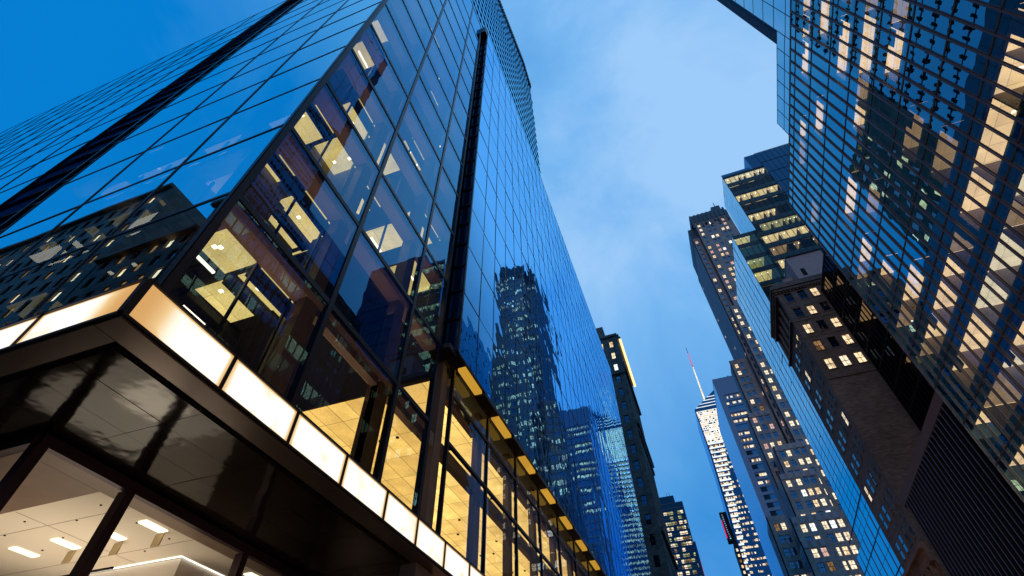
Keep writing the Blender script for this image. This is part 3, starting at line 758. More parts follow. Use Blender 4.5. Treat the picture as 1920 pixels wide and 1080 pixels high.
# ================================================================ 3. recessed dark wing + finned podium
T = thing('dark_recessed_building', (31, 60, 0), 'black glass building set back between the near right tower and the brick one', 'office building')
FB = Face('x', 30.7, -1)
ub = frange(48.3, 71.1, 1.14); zb = [28.6] + frange(32.2, 63.6, 3.5)
rep('window', panes(FB, ub, zb, 0, .003, .02), m_glass('smoked_glass', (.06, .10, .18), see=(.55, .48, .42), f0=.10, wave=.003), T)
rep('mullion', verts_(FB, ub, 28.6, 63.6, .1, -.02, .14), BLACK, T)
rep('transom', hors_(FB, zb, 48.3, 71.1, .35, -.02, .06), BLACK, T)
rooms = []
for j in range(len(zb) - 1):
    y = 48.4
    while y < 70:
        w = 1.14 * R.choice((2, 3, 4)); y1 = min(71, y + w); lit = R.random() < .28
        a = MB(); h = zb[j + 1] - .3
        a.quad((31, y, h), (35, y, h), (35, y1, h), (31, y1, h), 0 if lit else 1); a.box(31, 35, y1 - .08, y1, zb[j], h - .02, 1)
        a.quad((35, y, zb[j]), (35, y1, zb[j]), (35, y1, h), (35, y, h), 1); rooms.append(a)
        y = y1
rep('office_room', rooms, [C_R3, CORE], T)
mb = MB(); mb.box(35.1, 60, 48.3, 71, 20, 63.5); mb.box(30.75, 60, 48.3, 71.1, 63.5, 63.9); mb.build('building_core', CORE, T)

T = thing('finned_podium', (24, 60, 0), 'low podium wall of closely set black upright fins under a purple-grey concrete band', 'podium')
mb = MB(); mb.box(24.0, 30.6, 48.25, 71.0, 27.86, 28.95); mb.build('concrete_band', CONC, T)
it = []
for k in range(23):
    a = MB(); y = 48.4 + .98 * k; a.box(24.02, 24.75, y, y + .16, 1, 27.84); it.append(a)
rep('fin', it, m_solid('podium_fin', (.012, .011, .014), .45, .3), T)
it = []
for k in range(23):
    a = MB(); y = 48.4 + .98 * k; a.box(23.985, 24.018, y + .03, y + .10, 1, 27.84); it.append(a)
rep('fin_edge', it, m_solid('fin_edge', (.22, .24, .38), .35, .6), T)
mb = MB(); mb.box(24.8, 30.6, 48.3, 71, .2, 27.85); mb.build('back_wall', BLACK, T)

# ================================================================ 4. brick building
T = thing('brick_building', (24, 71.2, 0), 'brown brick building on the right with deep cornice and blank wall below its front windows', 'building')
FF = Face('y', 71.2, -1); FSd = Face('x', 24.0, -1)
mb = MB()
fz = [48.3 + 3.62 * k for k in range(5)]
masonry_wall(mb, FF, 24.0, 34, 46.9, 66.0, ([25.6, 27.7, 29.75], fz), 1.15, 2.05)
FF.box(mb, 24.0, 34, 5, 46.9, -.28, -.03)
su = [73.3, 75.8, 78.4, 80.9]; sz = [25.2 + 3.75 * k for k in range(9)]
masonry_wall(mb, FSd, 71.5, 83.5, 22.0, 58.6, (su, sz), 1.1, 2.1)
mb.box(24.3, 40, 71.5, 83.5, 3, 66)
mb.build('wall', STONE_B, T)
it = []
litf = {(0, 0): 2, (1, 0): 3, (2, 0): 2, (0, 1): 5, (1, 1): 1, (2, 1): 2, (0, 2): 2, (1, 2): 1, (2, 2): 2, (0, 3): 1, (1, 3): 2, (2, 3): 1, (0, 4): 1, (1, 4): 1, (2, 4): 2}
for i, u in enumerate([25.6, 27.7, 29.75]):
    for j, z in enumerate(fz): it.append(sash_window(FF, u, z, 1.15, 2.05, -.22, litf[(i, j)]))
for u in su:
    for z in sz: it.append(sash_window(FSd, u, z, 1.1, 2.1, -.04, 3 if R.random() < .12 else 8))
rep('window', it, WM, T)
it = []
for z in fz:
    for u in (25.6, 27.7, 29.75): it.append(MB()); FF.box(it[-1], u - .75, u + .75, z - .16, z, -.05, .10)
for z in sz:
    for u in su: it.append(MB()); FSd.box(it[-1], u - .62, u + .62, z - .12, z, -.05, .08)
rep('window_sill', it, STONE_B, T)
mb = MB()
FF.box(mb, 24.0, 34, 46.6, 46.9, -.02, .12); FF.box(mb, 24.0, 34, 58.3, 58.5, -.02, .08); FF.box(mb, 24.0, 34, 54.7, 54.85, -.02, .06)
mb.build('sill_course', STONE_B, T)
mb = MB()   # loggia on the street side under the cornice
for z in (58.6, 64.6): FSd.box(mb, 71.3, 83.6, z, z + .45, -.3, .35)
for y in (71.4, 73.7, 76.1, 78.5, 80.9, 83.1): FSd.box(mb, y - .02, y + .5, 59.05, 64.6, -.3, .0)
mb.build('loggia', STONE_B, T)
mb = MB(); mb.box(24.26, 24.295, 71.6, 83.4, 59.1, 64.5); mb.build('loggia_shade', BLACK, T)  # black sheet painting in the shade between the pilasters
mb = MB()
for k, (d, z) in enumerate(((.2, 65.1), (.4, 65.5), (.65, 65.9), (.5, 66.4))):
    mb.box(24 - d, 36, 71.2 - d, 83.8, z, z + .39)
for k in range(22):
    mb.box(23.45, 23.98, 71.4 + .56 * k, 71.4 + .56 * k + .25, 65.2, 65.48)
for k in range(18): mb.box(24.2 + .56 * k, 24.45 + .56 * k, 70.65, 71.18, 65.2, 65.48)
mb.build('cornice', STONE_B, T)
mb = MB(); mb.box(24.3, 36, 71.6, 83.4, 66.8, 67.9); mb.build('parapet', STONE_B, T)
mb = MB()   # lattice panels under top windows
for u in (25.6, 27.7, 29.75):
    z0 = 58.52 + 2.45
    for s in (-1, 1):
        for q in (-.35, .35):
            mb.beam((u + q - .33, 71.13, z0 + (.0 if s > 0 else .62)), (u + q + .33, 71.13, z0 + (.62 if s > 0 else 0)), .06)
mb.build('lattice_panel', m_solid('pale_stone', (.2, .16, .14), .8), T)
mb = MB()   # ornate lower cornice and brackets
FSd.box(mb, 71.3, 83.6, 22.0, 23.3, -.2, .5); FSd.box(mb, 71.3, 83.6, 23.3, 23.7, -.2, .95); FSd.box(mb, 71.3, 83.6, 23.7, 24.0, -.2, .7)
for y in su: 
    for s in (-.9, .6): FSd.box(mb, y + s, y + s + .3, 20.2, 22.0, -.2, .55)
    FSd.box(mb, y - .9, y + .9, 18.9, 19.3, -.2, .4)
FSd.box(mb, 71.3, 83.6, 5, 21.99, -.5, 0.0)
mb.build('lower_cornice', STONE_L, T)
it = []
for y in su:
    for z in (15.4, 11.4): it.append(sash_window(FSd, y, z, 1.1, 3.0, .02, 1))
rep('window', it, WM, T)
it = []
for k in range(4):
    a = MB(); a.quad((23.95, 71.5 + 3 * k, .5), (23.95, 74.2 + 3 * k, .5), (23.95, 74.2 + 3 * k, 4.2), (23.95, 71.5 + 3 * k, 4.2)); it.append(a)
rep('street_glow_panel', it, GLOW, T)

# rooftop house and white walls behind the brick building
T = thing('rooftop_house', (36, 80, 67.9), 'pale flat-sided roof house standing on the brick building', 'roof house')
mb = MB(); mb.box(29.8, 36, 74.0, 80, 67.92, 76.0); mb.box(28.2, 29.78, 76.5, 80, 67.92, 73.2); mb.build('wall', m_solid('pale_wall', (.42, .36, .36), .8), T)
mb = MB(); mb.box(30.9, 31.6, 73.93, 73.99, 70.6, 72.4); mb.build('window', BLACK, T)
mb = MB(); mb.box(29.75, 36, 73.8, 80, 76.0, 76.3); mb.build('roof', DARK, T)

# ================================================================ 5. blue stepped tower
T = thing('stepped_glass_tower', (28, 87, 0), 'stepped glass tower with blue mirror side and strips of lit floors facing the street', 'office tower')
FU = Face('y', 86.9, -1); FLb = Face('y', 88.0, -1)
xu0, xu1, xc0, xc1 = 33.1, 44.1, 41.0, 62.0
BLKP = m_solid('black_spandrel', (.010, .012, .016), .25)
levels = [126.6 - 3.0 - 5.85 * k * .5 for k in range(30)]
lev = [126.6 - 4.6 * k for k in range(15)]
xs = frange(xu0, xu1, 1.375)
sp, gl, rm = [], [], []
pat = {1: (3, .95), 2: (0, 0), 3: (2, .75), 4: (0, .5), 5: (2, .6), 6: (7, .9), 7: (2, .75), 8: (5, .3), 9: (2, .55), 10: (3, .3), 11: (2, .5), 12: (3, .6)}
for k in range(len(lev) - 1):
    z1, z0 = lev[k], lev[k + 1]
    a = MB(); FU.box(a, xu0, xu1, z0 - .45, z0 + 1.0, -.3, .06); sp.append(a)
    for i in range(len(xs) - 1):
        a = MB(); FU.quad(a, xs[i] + .03, xs[i + 1] - .03, z0 + 1.01, z1 - .46, 0); gl.append(a)
    kind, p = pat.get(k + 1, (R.choice((2, 3, 5)), .4))
    i = 0
    while i < len(xs) - 1:
        w = R.choice((1, 2, 3)); j = min(len(xs) - 1, i + w); on_ = R.random() < p
        a = MB(); x0, x1 = xs[i], xs[j]
        mi = {0: 1, 2: 2, 3: 3, 5: 4, 7: 5}[kind] if on_ else 0
        h = z1 - .47
        a.quad((x0, 87.3, h), (x1, 87.3, h), (x1, 91, h), (x0, 91, h), mi)
        a.quad((x0, 91, z0), (x1, 91, z0), (x1, 91, h), (x0, 91, h), mi if R.random() < .6 else 0)
        a.quad((x1, 87.3, z0), (x1, 91, z0), (x1, 91, h), (x1, 87.3, h), 0)
        if on_:
            for q in range(2): a.box(x0 + .3 + q * .9, x0 + .45 + q * .9, 87.8, 88.0, h - .1, h - .03, 6)
        rm.append(a); i = j
C_U = [CORE, m_ceiling('dim_a', (.3, .32, .2), .06, 1.4, 1.4), m_ceiling('lit_a', (.98, .76, .36), .85, 1.4, 1.4, var=.15), m_ceiling('lit_b', (1, .83, .5), .9, 1.4, 1.4), m_ceiling('lit_c', (.9, .6, .25), .3, 1.4, 1.4), m_ceiling('lit_d', (.75, .76, .34), .45, 1.4, 1.4), LAMP]
rep('spandrel', sp, BLKP, T); rep('window', gl, GL_LOB, T); rep('office_room', rm, C_U, T)
rep('mullion', verts_(FU, xs, 62, 126.6, .08, -.05, .10), DARK, T)
mb = MB(); mb.box(xu0 + .2, xc1, 91.1, 97, 60, 126.2); mb.box(xu0, xu1, 86.95, 97, 126.3, 126.7); mb.build('building_core', CORE, T)
# navy panelled crown/wall
mb = MB(); mb.box(xc0 + .3, xc1, 87.0, 99, 126.7, 133.5); mb.box(xu1, xc1, 86.9, 91, 60, 133.5); mb.box(xc0 + .3, xu1 - .01, 86.92, 87.0, 126.75, 133.48); mb.build('crown', GL_NAVY, T)
FCw = Face('y', 86.9, -1)
it = verts_(FCw, frange(xu1, xc1, 1.35), 62, 133.5, .05, -.0, .05) + hors_(FCw, frange(70, 133.5, 5.3), xu1, xc1, .12, .0, .06)
rep('panel_joint', it, BLACK, T)
FUs = Face('x', xu0, -1)
zz = [126.6 - 1.47 * k for k in range(44)][::-1]
rep('side_window', panes(FUs, [86.95, 89.4, 92.0, 94.5, 97.0], zz, 0, .012, .012), GL_SIDE, T)
mb = MB(); mb.box(xu0 + .02, xu0 + .18, 86.95, 97, 60, 126.5); mb.build('side_back', CORE, T)
# glass rail on roof
mb = MB(); mb.box(xu0, 41, 86.95, 87.0, 126.7, 127.9); mb.build('roof_rail', GL_FAR, T)
# lower block
xl0, xl1, zlt = 27.75, 33.08, 102.4
xs = frange(xl0, xl1, 1.333)
lev = [zlt - 4.6 * k for k in range(10)]
sp, gl, rm = [], [], []
for k in range(len(lev) - 1):
    z1, z0 = lev[k], lev[k + 1]
    a = MB(); FLb.box(a, xl0, xl1, z0 - .4, z0 + .9, -.3, .05); sp.append(a)
    if k == 0: a = MB(); FLb.box(a, xl0, xl1, zlt - 1.1, zlt, -.3, .06); sp.append(a)
    for i in range(len(xs) - 1):
        a = MB(); FLb.quad(a, xs[i] + .03, xs[i + 1] - .03, z0 + .91, z1 - .41, 0); gl.append(a)
        on_ = {0: 1, 2: 1, 3: 1, 5: 1}.get(k, 0) and i < 3 or R.random() < .15
        h = z1 - .42; x0, x1 = xs[i], xs[i + 1]
        mi = (R.choice((2, 3)) if on_ and k != 2 else (5 if on_ else 0))
        a = MB(); a.quad((x0, 88.3, h), (x1, 88.3, h), (x1, 91.5, h), (x0, 91.5, h), mi); a.quad((x0, 91.5, z0), (x1, 91.5, z0), (x1, 91.5, h), (x0, 91.5, h), mi)
        if on_: a.box(x0 + .3, x0 + .5, 88.8, 89.0, h - .1, h - .03, 6)
        rm.append(a)
rep('spandrel', sp, BLKP, T); rep('window', gl, m_glass('green_glass', (.5, .7, .6), see=(.8, .85, .6), f0=.12, wave=.01), T); rep('office_room', rm, C_U, T)
rep('mullion', verts_(FLb, xs, 60, zlt, .07, -.05, .09), DARK, T)
mb = MB(); mb.box(xl0 + .1, xl1, 91.6, 111.8, 36, zlt - .1); mb.box(xl0, xl1, 88.02, 112, zlt - .08, zlt); mb.build('lower_core', CORE, T)
FLs = Face('x', xl0, -1)
rep('side_mullion', verts_(FLs, frange(88.05, 112.0, 3.42), 36, zlt, .22, 0, .03), DARK, T)
zz = [zlt - 1.2 * k for k in range(56)][::-1]
us = frange(88.05, 112.0, 3.42)
rep('side_window', panes(FLs, us, zz, 0, .014, .03), GL_SIDE, T)
mb = MB(); mb.box(xl0 + .02, xl0 + .09, 88.1, 111.9, 35, zlt - .1); mb.build('side_back', BLACK, T)

# low annex with blue side below the tower
T = thing('glass_annex', (24.5, 96, 0), 'low glass annex with blue mirror front at the foot of the stepped tower', 'building')
FA = Face('y', 84.2, -1); FAs = Face('x', 24.6, -1)
rep('window', panes(FAs, frange(84.3, 106, 3.1), frange(6, 33.5, 2.5), 0, .01, .03), GL_SIDE, T)
rep('mullion', verts_(FAs, frange(84.3, 106, 3.1), 6, 33.5, .12, -.1, .06) + hors_(FAs, frange(6, 33.5, 5), 84.3, 106, .12, -.1, .05), DARK, T)
mb = MB(); mb.box(24.7, 40, 84.3, 106, .2, 33.4); mb.build('building_core', BLACK, T)

# ================================================================ 6. art deco tower
T = thing('setback_masonry_tower', (66, 280, 0), 'tall grey masonry skyscraper stepping down in blocks, with a weathered green crown', 'skyscraper')
walls, wins = MB(), []
piers = MB(); dark_side = MB()
def deco_block(x0, x1, yf, z0, z1, yback, cols, pitch, w, h, lit=.5, warm=(2, 3, 3, 5, 6, 3)):
    f = Face('y', yf, -1)
    zs = []; z = z1 - 3.4 - h
    while z > z0 + 1: zs.append(z); z -= pitch
    masonry_wall(walls, f, x0, x1, z0, z1, (cols, zs), w, h, .5)
    walls.box(x0 + .5, x1, yf + .5, yback, z0, z1 - .01)
    for u in cols:
        for zz in zs: wins.append(sash_window(f, u, zz, w, h, -.4, pick(lit, warm)))
    fs = Face('x', x0 + .5, -1)   # street side: upright piers
    y = yf + 1.0; 
    while y < yback - 2:
        fs.box(piers, y, y + .8, z0, z1 - 2.0, 0.0, .16); fs.box(dark_side, y + .85, y + 2.85, z0, z1 - 5.0, 0.0, .05); y += 2.9
    # side panes in between
    walls.box(x0, x0 + .5, yf, yf + 1.0, z0, z1)
    for k in range(int((z1 - z0) / pitch)):
        zz = z1 - 3 - pitch * k
        if R.random() < .10 and zz - 2 > z0:
            yy = yf + 2.2 + 2.9 * R.randint(0, max(0, int((yback - yf - 4) / 2.9)))
            mb2 = MB(); mb2.quad((x0 + .45, yy, zz - 2), (x0 + .45, yy + 1.6, zz - 2), (x0 + .45, yy + 1.6, zz), (x0 + .45, yy, zz), 3); wins.append(mb2)
c0 = [69.4, 75.6, 79.0, 85.4, 88.9]
deco_block(60.5, 66.2, 285, 100, 338, 334, [63.2], 5.95, 2.3, 3.5, .4)
deco_block(66.0, 95, 280, 250, 352, 303, c0, 5.95, 2.3, 3.5, .42, (3, 6, 3, 6, 2, 4))
deco_block(62.5, 95, 278.5, 100, 250, 303, [65.6, 69.0, 75.4, 78.8, 85, 88.6], 5.95, 2.3, 3.5, .5, (3, 2, 3, 3))
deco_block(50.3, 62.5, 292, 100, 215, 306, [53.6, 57.0], 5.6, 2.2, 3.4, .4)
deco_block(46.3, 60, 286, 60, 171, 304, [49.6, 53.0, 56.8], 5.6, 2.2, 3.4, .45)
deco_block(49.8, 66, 272, 60, 141, 286, [53.0, 56.2, 60.0, 63.4], 5.5, 2.2, 3.4, .5)
deco_block(45.6, 62.5, 266, 50, 123, 284, [49.0, 53.6, 56.6, 59.8], 5.5, 2.2, 3.4, .7, (3, 2, 3, 3, 4))
deco_block(41.3, 64, 258, 30, 99.2, 280, [45.6, 49.3, 54.4, 57.6, 60.8], 5.5, 2.4, 3.6, .85, (3, 2, 3, 3, 4))
deco_block(40.3, 52.5, 250, 20, 86.2, 268, [44.4, 48.0], 5.5, 2.4, 3.6, .7)
deco_block(33.4, 42, 270, 20, 105.5, 290, [36.6, 39.6], 5.6, 2.2, 3.4, .3)
walls.build('wall', STONE_D, T); dark_side.build('side_window_strip', m_solid('dark_strip', (.03, .032, .04), .4), T); piers.build('pier', m_masonry('blue_grey_stone', (.2, .2, .26), 1.2, .6, .15, .2), T)
rep('window', wins, WM, T)
mb = MB()
COP = m_solid('green_copper', (.05, .085, .10), .6, .1, .35, .3)
mb.box(64.5, 95, 279.5, 306, 352, 358); mb.box(65.2, 94, 281, 304, 358, 362.5); mb.box(66, 92, 283, 303, 362.5, 366)
for k in range(9):
    x = 65 + 3.4 * k; mb.box(x, x + 1.4, 278.6, 279.5, 344 + (k % 2) * 3, 361)
mb.box(60.8, 66, 286, 328, 338, 352); mb.box(86, 93, 284, 300, 366, 372)
mb.build('crown', COP, T)
mb = MB()
for x in (90,): mb.beam((x, 285, 364), (x, 285, 378 + (x % 3) * 2), .5)
mb.build('antenna', DARK, T)
it = []
for (x0, x1, y, z) in ((45.6, 62.5, 265.6, 123), (41.3, 64, 257.6, 99.2), (49.8, 66, 271.6, 141), (40.3, 52.5, 249.6, 86.2), (46.3, 60, 285.6, 171)):
    k = x0 + .5
    while k < x1 - 2: it.append(MB()); it[-1].box(k, k + 2.0, y, y + .39, z - 3.0, z - .2); k += 3.4
rep('parapet_relief', it, m_solid('light_stone', (.36, .30, .29), .85), T)

# ================================================================ 7. slab tower
T = thing('slab_office_tower', (59, 480, 0), 'blue-grey slab tower with plain top and black bands of windows', 'skyscraper')
FSl = Face('y', 480, -1)
mb = MB(); mb.box(59, 64, 480, 588, 0, 333.5); mb.box(59.2, 100, 480.8, 588, 0, 333.4)
FSl.box(mb, 64, 100, 312, 333.5, -.8, 0)
pit = 7.1; rows = [311.5 - pit * k for k in range(30)]
for z in rows: FSl.box(mb, 64, 100, z - pit, z - pit + 2.7, -.8, -.02)
for x in (82.0,): FSl.box(mb, x, x + 1.6, 60, 312, -.8, .01)
mb.build('frame', METAL_B, T)
it = []
for k, z in enumerate(rows):
    on_ = k in (0, 1, 3, 4, 6, 7, 8, 10, 12, 13)
    x = 64
    while x < 82:
        w = R.choice((.9, 1.2, 2.4)); x1 = min(82, x + w) ; a = MB()
        FSl.quad(a, x, x1, z - pit + 2.72, z - .02, -.6, R.choice((2, 3, 3, 5, 1)) if on_ and R.random() < .93 else 1)
        if on_: a.V = [(v[0], v[1], v[2] - (1.7 if v[2] > z - 1 else 0)) for v in a.V]
        it.append(a); x = x1
rep('window', it, WM, T)
FSs = Face('x', 59, -1)
it = verts_(FSs, frange(484, 588, 6.8), 0, 330, .5, .1, .13)
rep('side_rib', it, m_solid('side_rib', (.14, .25, .38), .4, .2), T)
mb = MB(); FSs.box(mb, 481, 588, 0, 330, 0, .1); mb.build('side_glass', m_glass('slab_side_glass', (.42, .66, .85), f0=.6, wave=0), T)

# ================================================================ 8. crystal tower with spire
T = thing('crystal_tower', (45, 600, 0), 'far brightly lit glass skyscraper with slanted top and a mast rising above it', 'skyscraper')
def cx(z):   # left edge leans outward going down
    pts = [(180, 36.5), (190, 37.2), (246, 40.0), (310, 41.4), (377, 40.1)]
    for (z0, x0), (z1, x1) in zip(pts, pts[1:]):
        if z <= z1: return x0 + (x1 - x0) * (z - z0) / (z1 - z0)
    return pts[-1][1]
def ctop(x): return 377 + (x - 40.1) * .745
mb = MB(); mbs = MB()
zs = [0, 190, 246, 310, 377]
for z0, z1 in zip(zs, zs[1:]):
    a, b = (cx(max(z0, 180)), cx(max(z1, 180)))
    mb.poly([(a, 600.6, z0), (95, 600.6, z0), (95, 600.6, z1), (b, 600.6, z1)])
    oa, ob = 4.0 - z0 / 110, 4.0 - z1 / 110
    mbs.poly([(a - oa, 602, z0), (a, 600.6, z0), (b, 600.6, z1), (b - ob, 602, z1)])
    mbs.poly([(a - oa, 660, z0), (a - oa, 602, z0), (b - ob, 602, z1), (b - ob, 660, z1)])
mb.poly([(40.1, 600.6, 377), (95, 600.6, 377), (95, 600.6, ctop(95)), (40.1, 600.6, 377.01)])
mb.build('facade', GL_FAR, T); mbs.build('side_facade', GL_NAVY, T)
it, it2 = [], []
z = 372.0; k = 0
BWH = m_lit('white_strip', (.80, .93, 1.0), 1.3, 6, .85, 1.1); 
while z > 120:
    x0 = cx(max(z, 180)) + .6; x1 = 66 + (372 - z) * .02
    if z > 330:
        for s in range(2):
            xs_ = x0; xe = min(x1 + 4, 95)
            a = MB(); a.box(xs_, xe, 600.2, 600.5, z - 3 * s, z - 3 * s + .7, 0); it2.append(a)
            x = xs_
            while x < xe:
                w = R.uniform(.8, 2.2)
                if R.random() < .85:
                    a = MB(); a.quad((x, 600.4, z - 3 * s - 2.1), (min(x + w, xe) - .2, 600.4, z - 3 * s - 2.1), (min(x + w, xe) - .2, 600.4, z - 3 * s - .1), (x, 600.4, z - 3 * s - .1), R.choice((3, 3, 3, 4, 2))); it.append(a)
                x += w
    else:
        xe = 61 - (330 - z) * .14
        a = MB(); a.box(x0, xe, 600.1, 600.5, z, z + 1.7, 0); it2.append(a)
        x = x0; xx1 = 95
        dark = R.random() < .12
        while x < xx1:
            w = R.uniform(.7, 2.2)
            if R.random() < (.2 if dark else (.84 if x < xe else .6)):
                a = MB(); hh = R.uniform(1.5, 2.7); a.quad((x, 600.4, z - 3.9), (x + w - .25, 600.4, z - 3.9), (x + w - .25, 600.4, z - 3.9 + hh), (x, 600.4, z - 3.9 + hh), R.choice((3, 2, 3, 3, 5))); it.append(a)
            x += w
    z -= 5.85; k += 1
# top wedge lights
for q in range(4):
    z = 378 + 4.4 * q; x0 = 40.1 + (z - 377) / .745 + .6
    a = MB(); a.box(x0, 70, 600.2, 600.5, z, z + .8, 0); it2.append(a)
    a = MB(); a.quad((x0 + 1, 600.42, z + 1), (70, 600.42, z + 1), (70, 600.42, z + 3.4), (x0 + 4, 600.42, z + 3.4), 1); it.append(a)
rep('window', it, WM, T); rep('light_strip', it2, BWH, T)
mb = MB(); mb.beam((56.2, 606, 380), (56.2, 606, 484), .6)
for s in ((-1, 0), (1, 0), (0, -1), (0, 1)): mb.beam((56.2 + s[0] * 1.3, 606 + s[1] * 1.3, 384), (56.2, 606, 470), .45)
mb.build('spire', m_solid('pale_steel', (.5, .5, .5), .4, .6), T)
it = []
cols = {'w': m_lit('spire_white', (1, .95, .7), 1.5, .8, .2, 1.3), 'r': m_lit('spire_red', (1, .03, .12), 1.2, .8, .4, 1.3)}
z = 386
while z < 482:
    a = MB(); r = 1.05 * (1 - (z - 386) / 125)
    a.box(56.2 - r, 56.2 + r, 605 - r, 606 + r, z, z + 2.4, 0 if z < 446 else (1 if z < 470 else 2)); it.append(a); z += 3.6
rep('spire_light', it, [cols['w'], cols['r'], DARK], T)

def enlarge(root, k):
    for o in [root] + [c for c in bpy.data.objects if c.parent == root]:
        if o.type == 'MESH':
            for v in o.data.vertices: v.co = v.co * k
    root.location = root.location * k
    for c in bpy.data.objects:
        if c.parent == root: c.matrix_parent_inverse = Matrix.Translation(-root.location)
enlarge(T, 1.5)

# ================================================================ 9. billboard + thin tower behind
T = thing('rooftop_billboard', (30, 560, 0), 'small dark billboard with a glowing red edge beside the bright crystal tower', 'billboard')
FBb = Face('y', 560, -1)
mb = MB(); mb.box(27.2, 34.4, 560, 566, 199, 228.5); mb.build('panel', BLACK, T)
mb = MB(); mb.quad((27.25, 559.9, 221), (27.9, 559.9, 221), (28.1, 559.9, 203), (27.25, 559.9, 203)); mb.build('red_strip', m_lit('red_glow', (1, .01, .10), 1.0, 5, 1, 1), T)
it = []
for k in range(12):
    z = 225 - 2.1 * k; x = 28.8 + .1 * k
    mb = MB(); mb.box(x, x + R.uniform(.8, 1.4), 559.5, 559.9, z, z + .9); it.append(mb)
rep('lamp', it, m_lit('pale_blue_light', (.35, .6, .95), .8, 1, .3, 1.2), T)
mb = MB(); mb.box(31.5, 35.5, 561, 590, 0, 199); mb.box(31.5, 32, 560.5, 561, 0, 199); mb.build('support_block', CORE, T)
it = []
for k in range(20):
    if R.random() < .7:
        a = MB(); z = 190 - 5 * k; a.quad((32.2, 560.4, z), (34, 560.4, z), (34, 560.4, z + 2.5), (32.2, 560.4, z + 2.5), R.choice((2, 3, 5))); it.append(a)
rep('window', it, WM, T)

# ================================================================ 10. brown stone building left, cornice of bulbs
T = thing('brown_stone_tower', (-9.3, 150, 0), 'dark brown stone building with a row of bulbs along its cornice, left side', 'building')
mb = MB(); FP = Face('y', 150, -1); FPs = Face('x', -9.3, +1)
bz = [129.3 - 5.6 * k for k in range(16)]
masonry_wall(mb, FP, -40, -9.3, 5, 135.2, ([-32, -28, -24, -20, -16.0, -12.1], bz), 1.5, 3.0, .5)
mb.box(-40, -9.8, 150.5, 182, 5, 135)
# street side with piers and bays
for k in range(12):
    y = 150.6 + 2.8 * k
    if y + .9 < 182.4: FPs.box(mb, y, y + .9, 5, 134, -.5, 0)
for k in range(20): FPs.box(mb, 150.6, 182.2, 8 + 6.0 * k, 10.2 + 6.0 * k, -.5, -.06)
for z, d in ((118, .8), (95, .9), (92, .5), (60, .8), (134.2, .7)): FPs.box(mb, 150.3, 182.4, z, z + 1.2, -.5, d)
FP.box(mb, -40, -9.2, 116, 117.4, -.2, .7); FP.box(mb, -40, -9.2, 134.3, 135.4, -.2, .6); FP.box(mb, -11.0, -9.3, 5, 134.2, -.1, .25)
mb.build('wall', STONE_L, T)
mb = MB(); mb.box(-30, -14.2, 151, 170, 135.4, 141.8); mb.build('roof_house', STONE_L, T)
it = []
for j, z in enumerate(bz):
    for i, u in enumerate([-32, -28, -24, -20, -16.0, -12.1]):
        l = {0: 2, 1: 3, 2: 4, 3: 1}.get(j, 1) if u == -12.1 else (2 if j == 0 else pick(.2))
        it.append(sash_window(FP, u, z, 1.5, 3.0, -.35, l))
rep('window', it, WM, T)
mb = MB(); FPs.box(mb, 150.5, 182, 132.9, 134.2, 0.0, 1.2); mb.build('cornice', STONE_L, T)
it = []
BULB = m_lit('bulb', (1, .70, .28), 1.7, 5, 1, 1)
for k in range(44):
    a = MB(); y = 150.4 + .72 * k; a.box(-9.3 + .5, -9.3 + 1.35, y, y + .42, 131.9, 132.85); it.append(a)
rep('bulb', it, BULB, T)
mb = MB(); FPs.box(mb, 150.5, 182, 121, 121.4, 0, .35); FPs.box(mb, 151, 165, 119.6, 121, .0, .3)
mb.build('wall_panel', m_solid('green_patina', (.03, .10, .085), .7), T)

# ================================================================ 11. small far glass tower + dark sliver
T = thing('far_office_block', (-11, 420, 0), 'far dark office block with rows of pale lit windows at the street end', 'office building')
mb = MB(); mb.box(-24, -4.2, 420.4, 450, 0, 185.3); mb.box(-24, -10, 421, 445, 185.3, 191.3); mb.build('body', m_glass('dark_teal', (.2, .4, .55), base=(.006, .014, .022), f0=.12, wave=0), T)
mb = MB()
for k in range(46): mb.box(-24, -4.15, 420.2, 420.4, 185 - 4.0 * k - .5, 185 - 4.0 * k)
mb.build('spandrel', m_solid('teal_spandrel', (.012, .03, .045), .4), T)
it = []
for k in range(1, 40):
    z = 184 - 4.0 * k
    x = -21.0; p = .85 if k % 3 else .5
    if k == 1: continue
    while x < -4.8:
        w = R.uniform(1.0, 2.6)
        if R.random() < p * .85:
            a = MB(); a.quad((x, 420.35, z), (min(x + w, -4.7), 420.35, z), (min(x + w, -4.7), 420.35, z + 2.3), (x, 420.35, z + 2.3), R.choice((3, 7, 3, 7, 5))); it.append(a)
        x += w + .25
rep('window', it, WM, T)
mb = MB()
for x in (-12.5, -14.6): mb.beam((x, 425, 191), (x - .8, 425, 196), .25)
mb.build('antenna', DARK, T)
T = thing('dark_sliver_building', (-3, 440, 0), 'thin dark building edge with a red light line right of the far office block', 'building')
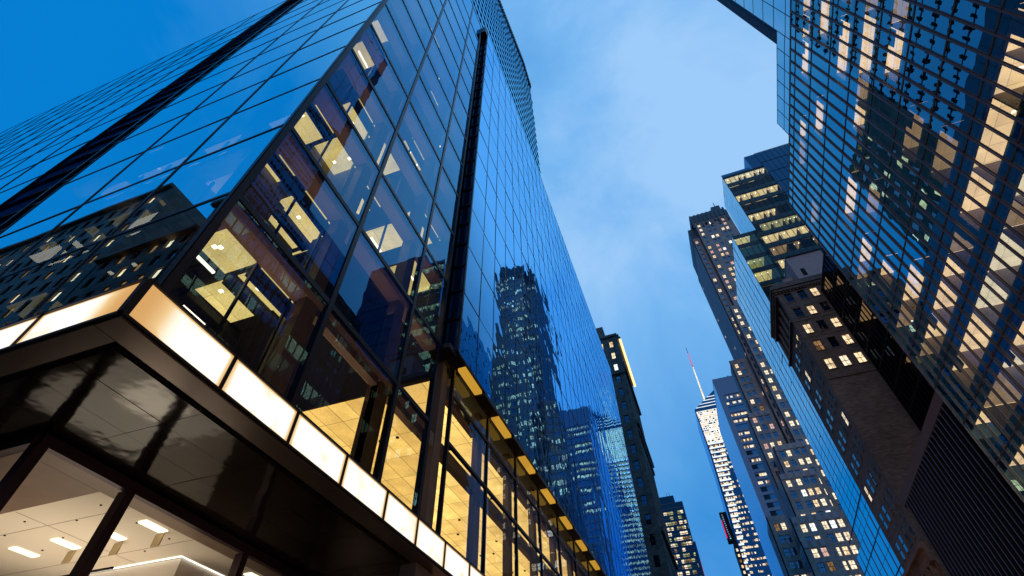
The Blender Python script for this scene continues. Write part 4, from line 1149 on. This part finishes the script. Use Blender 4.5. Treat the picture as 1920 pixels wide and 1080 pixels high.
mb = MB(); mb.box(-4.6, -2.7, 440, 452, 0, 161); mb.build('body', GL_NAVY, T)
mb = MB(); mb.box(-2.69, -2.5, 440, 441, 90, 147); mb.build('red_line', m_lit('red_line', (.9, .02, .08), .8, 3, .4, 1.2), T)

# ================================================================ 12. buildings across the cross street (seen mirrored)
def back_building(name, label, x0, x1, y, z1, col, pitch, w, h, lit, step):
    T = thing(name, ((x0 + x1) / 2, y, 0), label, 'building', None)
    f = Face('y', y, +1); mb = MB(); us = frange(x0 + 2, x1 - 2, step); zs = frange(6, z1 - 5, pitch)
    masonry_wall(mb, f, x0, x1, 0, z1, (us, zs), w, h, .3); mb.box(x0, x1, y - 20, y - .3, 0, z1 - .02)
    f.box(mb, x0 - .3, x1 + .3, z1 - 1.2, z1 - .4, 0, .7)
    mb.build('wall', col, T); it = []
    for u in us:
        for z in zs: it.append(sash_window(f, u, z, w, h, -.25, pick(lit, (2, 3, 3, 5, 5)), False))
    rep('window', it, WM, T)
    return T
back_building('corner_shop_building', 'brown masonry building across the side street, mirrored low in the left glass wall', -54, -16, -14, 65.5, STONE_B, 3.9, 2.2, 2.0, .38, 3.4)
back_building('warehouse_building', 'dark stepped masonry building mirrored at the lower left edge of the glass wall', -72, -54.5, -14, 60, STONE_L, 3.9, 1.4, 2.2, .3, 2.9)
back_building('loft_building', 'tall dark masonry building mirrored at the far left of the glass wall', -118, -72.5, -14, 82, STONE_L, 4.2, 1.5, 2.4, .3, 3.1)

back_building('dark_masonry_tower', 'dark masonry tower standing behind the blue glass building, mirrored in the right tower', -50, -26, 88.2, 139, STONE_L, 5.0, 2.0, 2.6, .3, 4.0)
T = bpy.data.objects['dark_masonry_tower']
mb = MB(); mb.box(-50, -26, 88.25, 110, 0, 138.9); mb.build('rear_wing', STONE_L, T)
fq = Face('x', -26.0, +1); it = []
for z in frange(80, 134, 5.0):
    for y in frange(91, 108, 3.4): it.append(sash_window(fq, y, z, 1.8, 2.6, .02, pick(.35), False))
rep('window', it, WM, T)
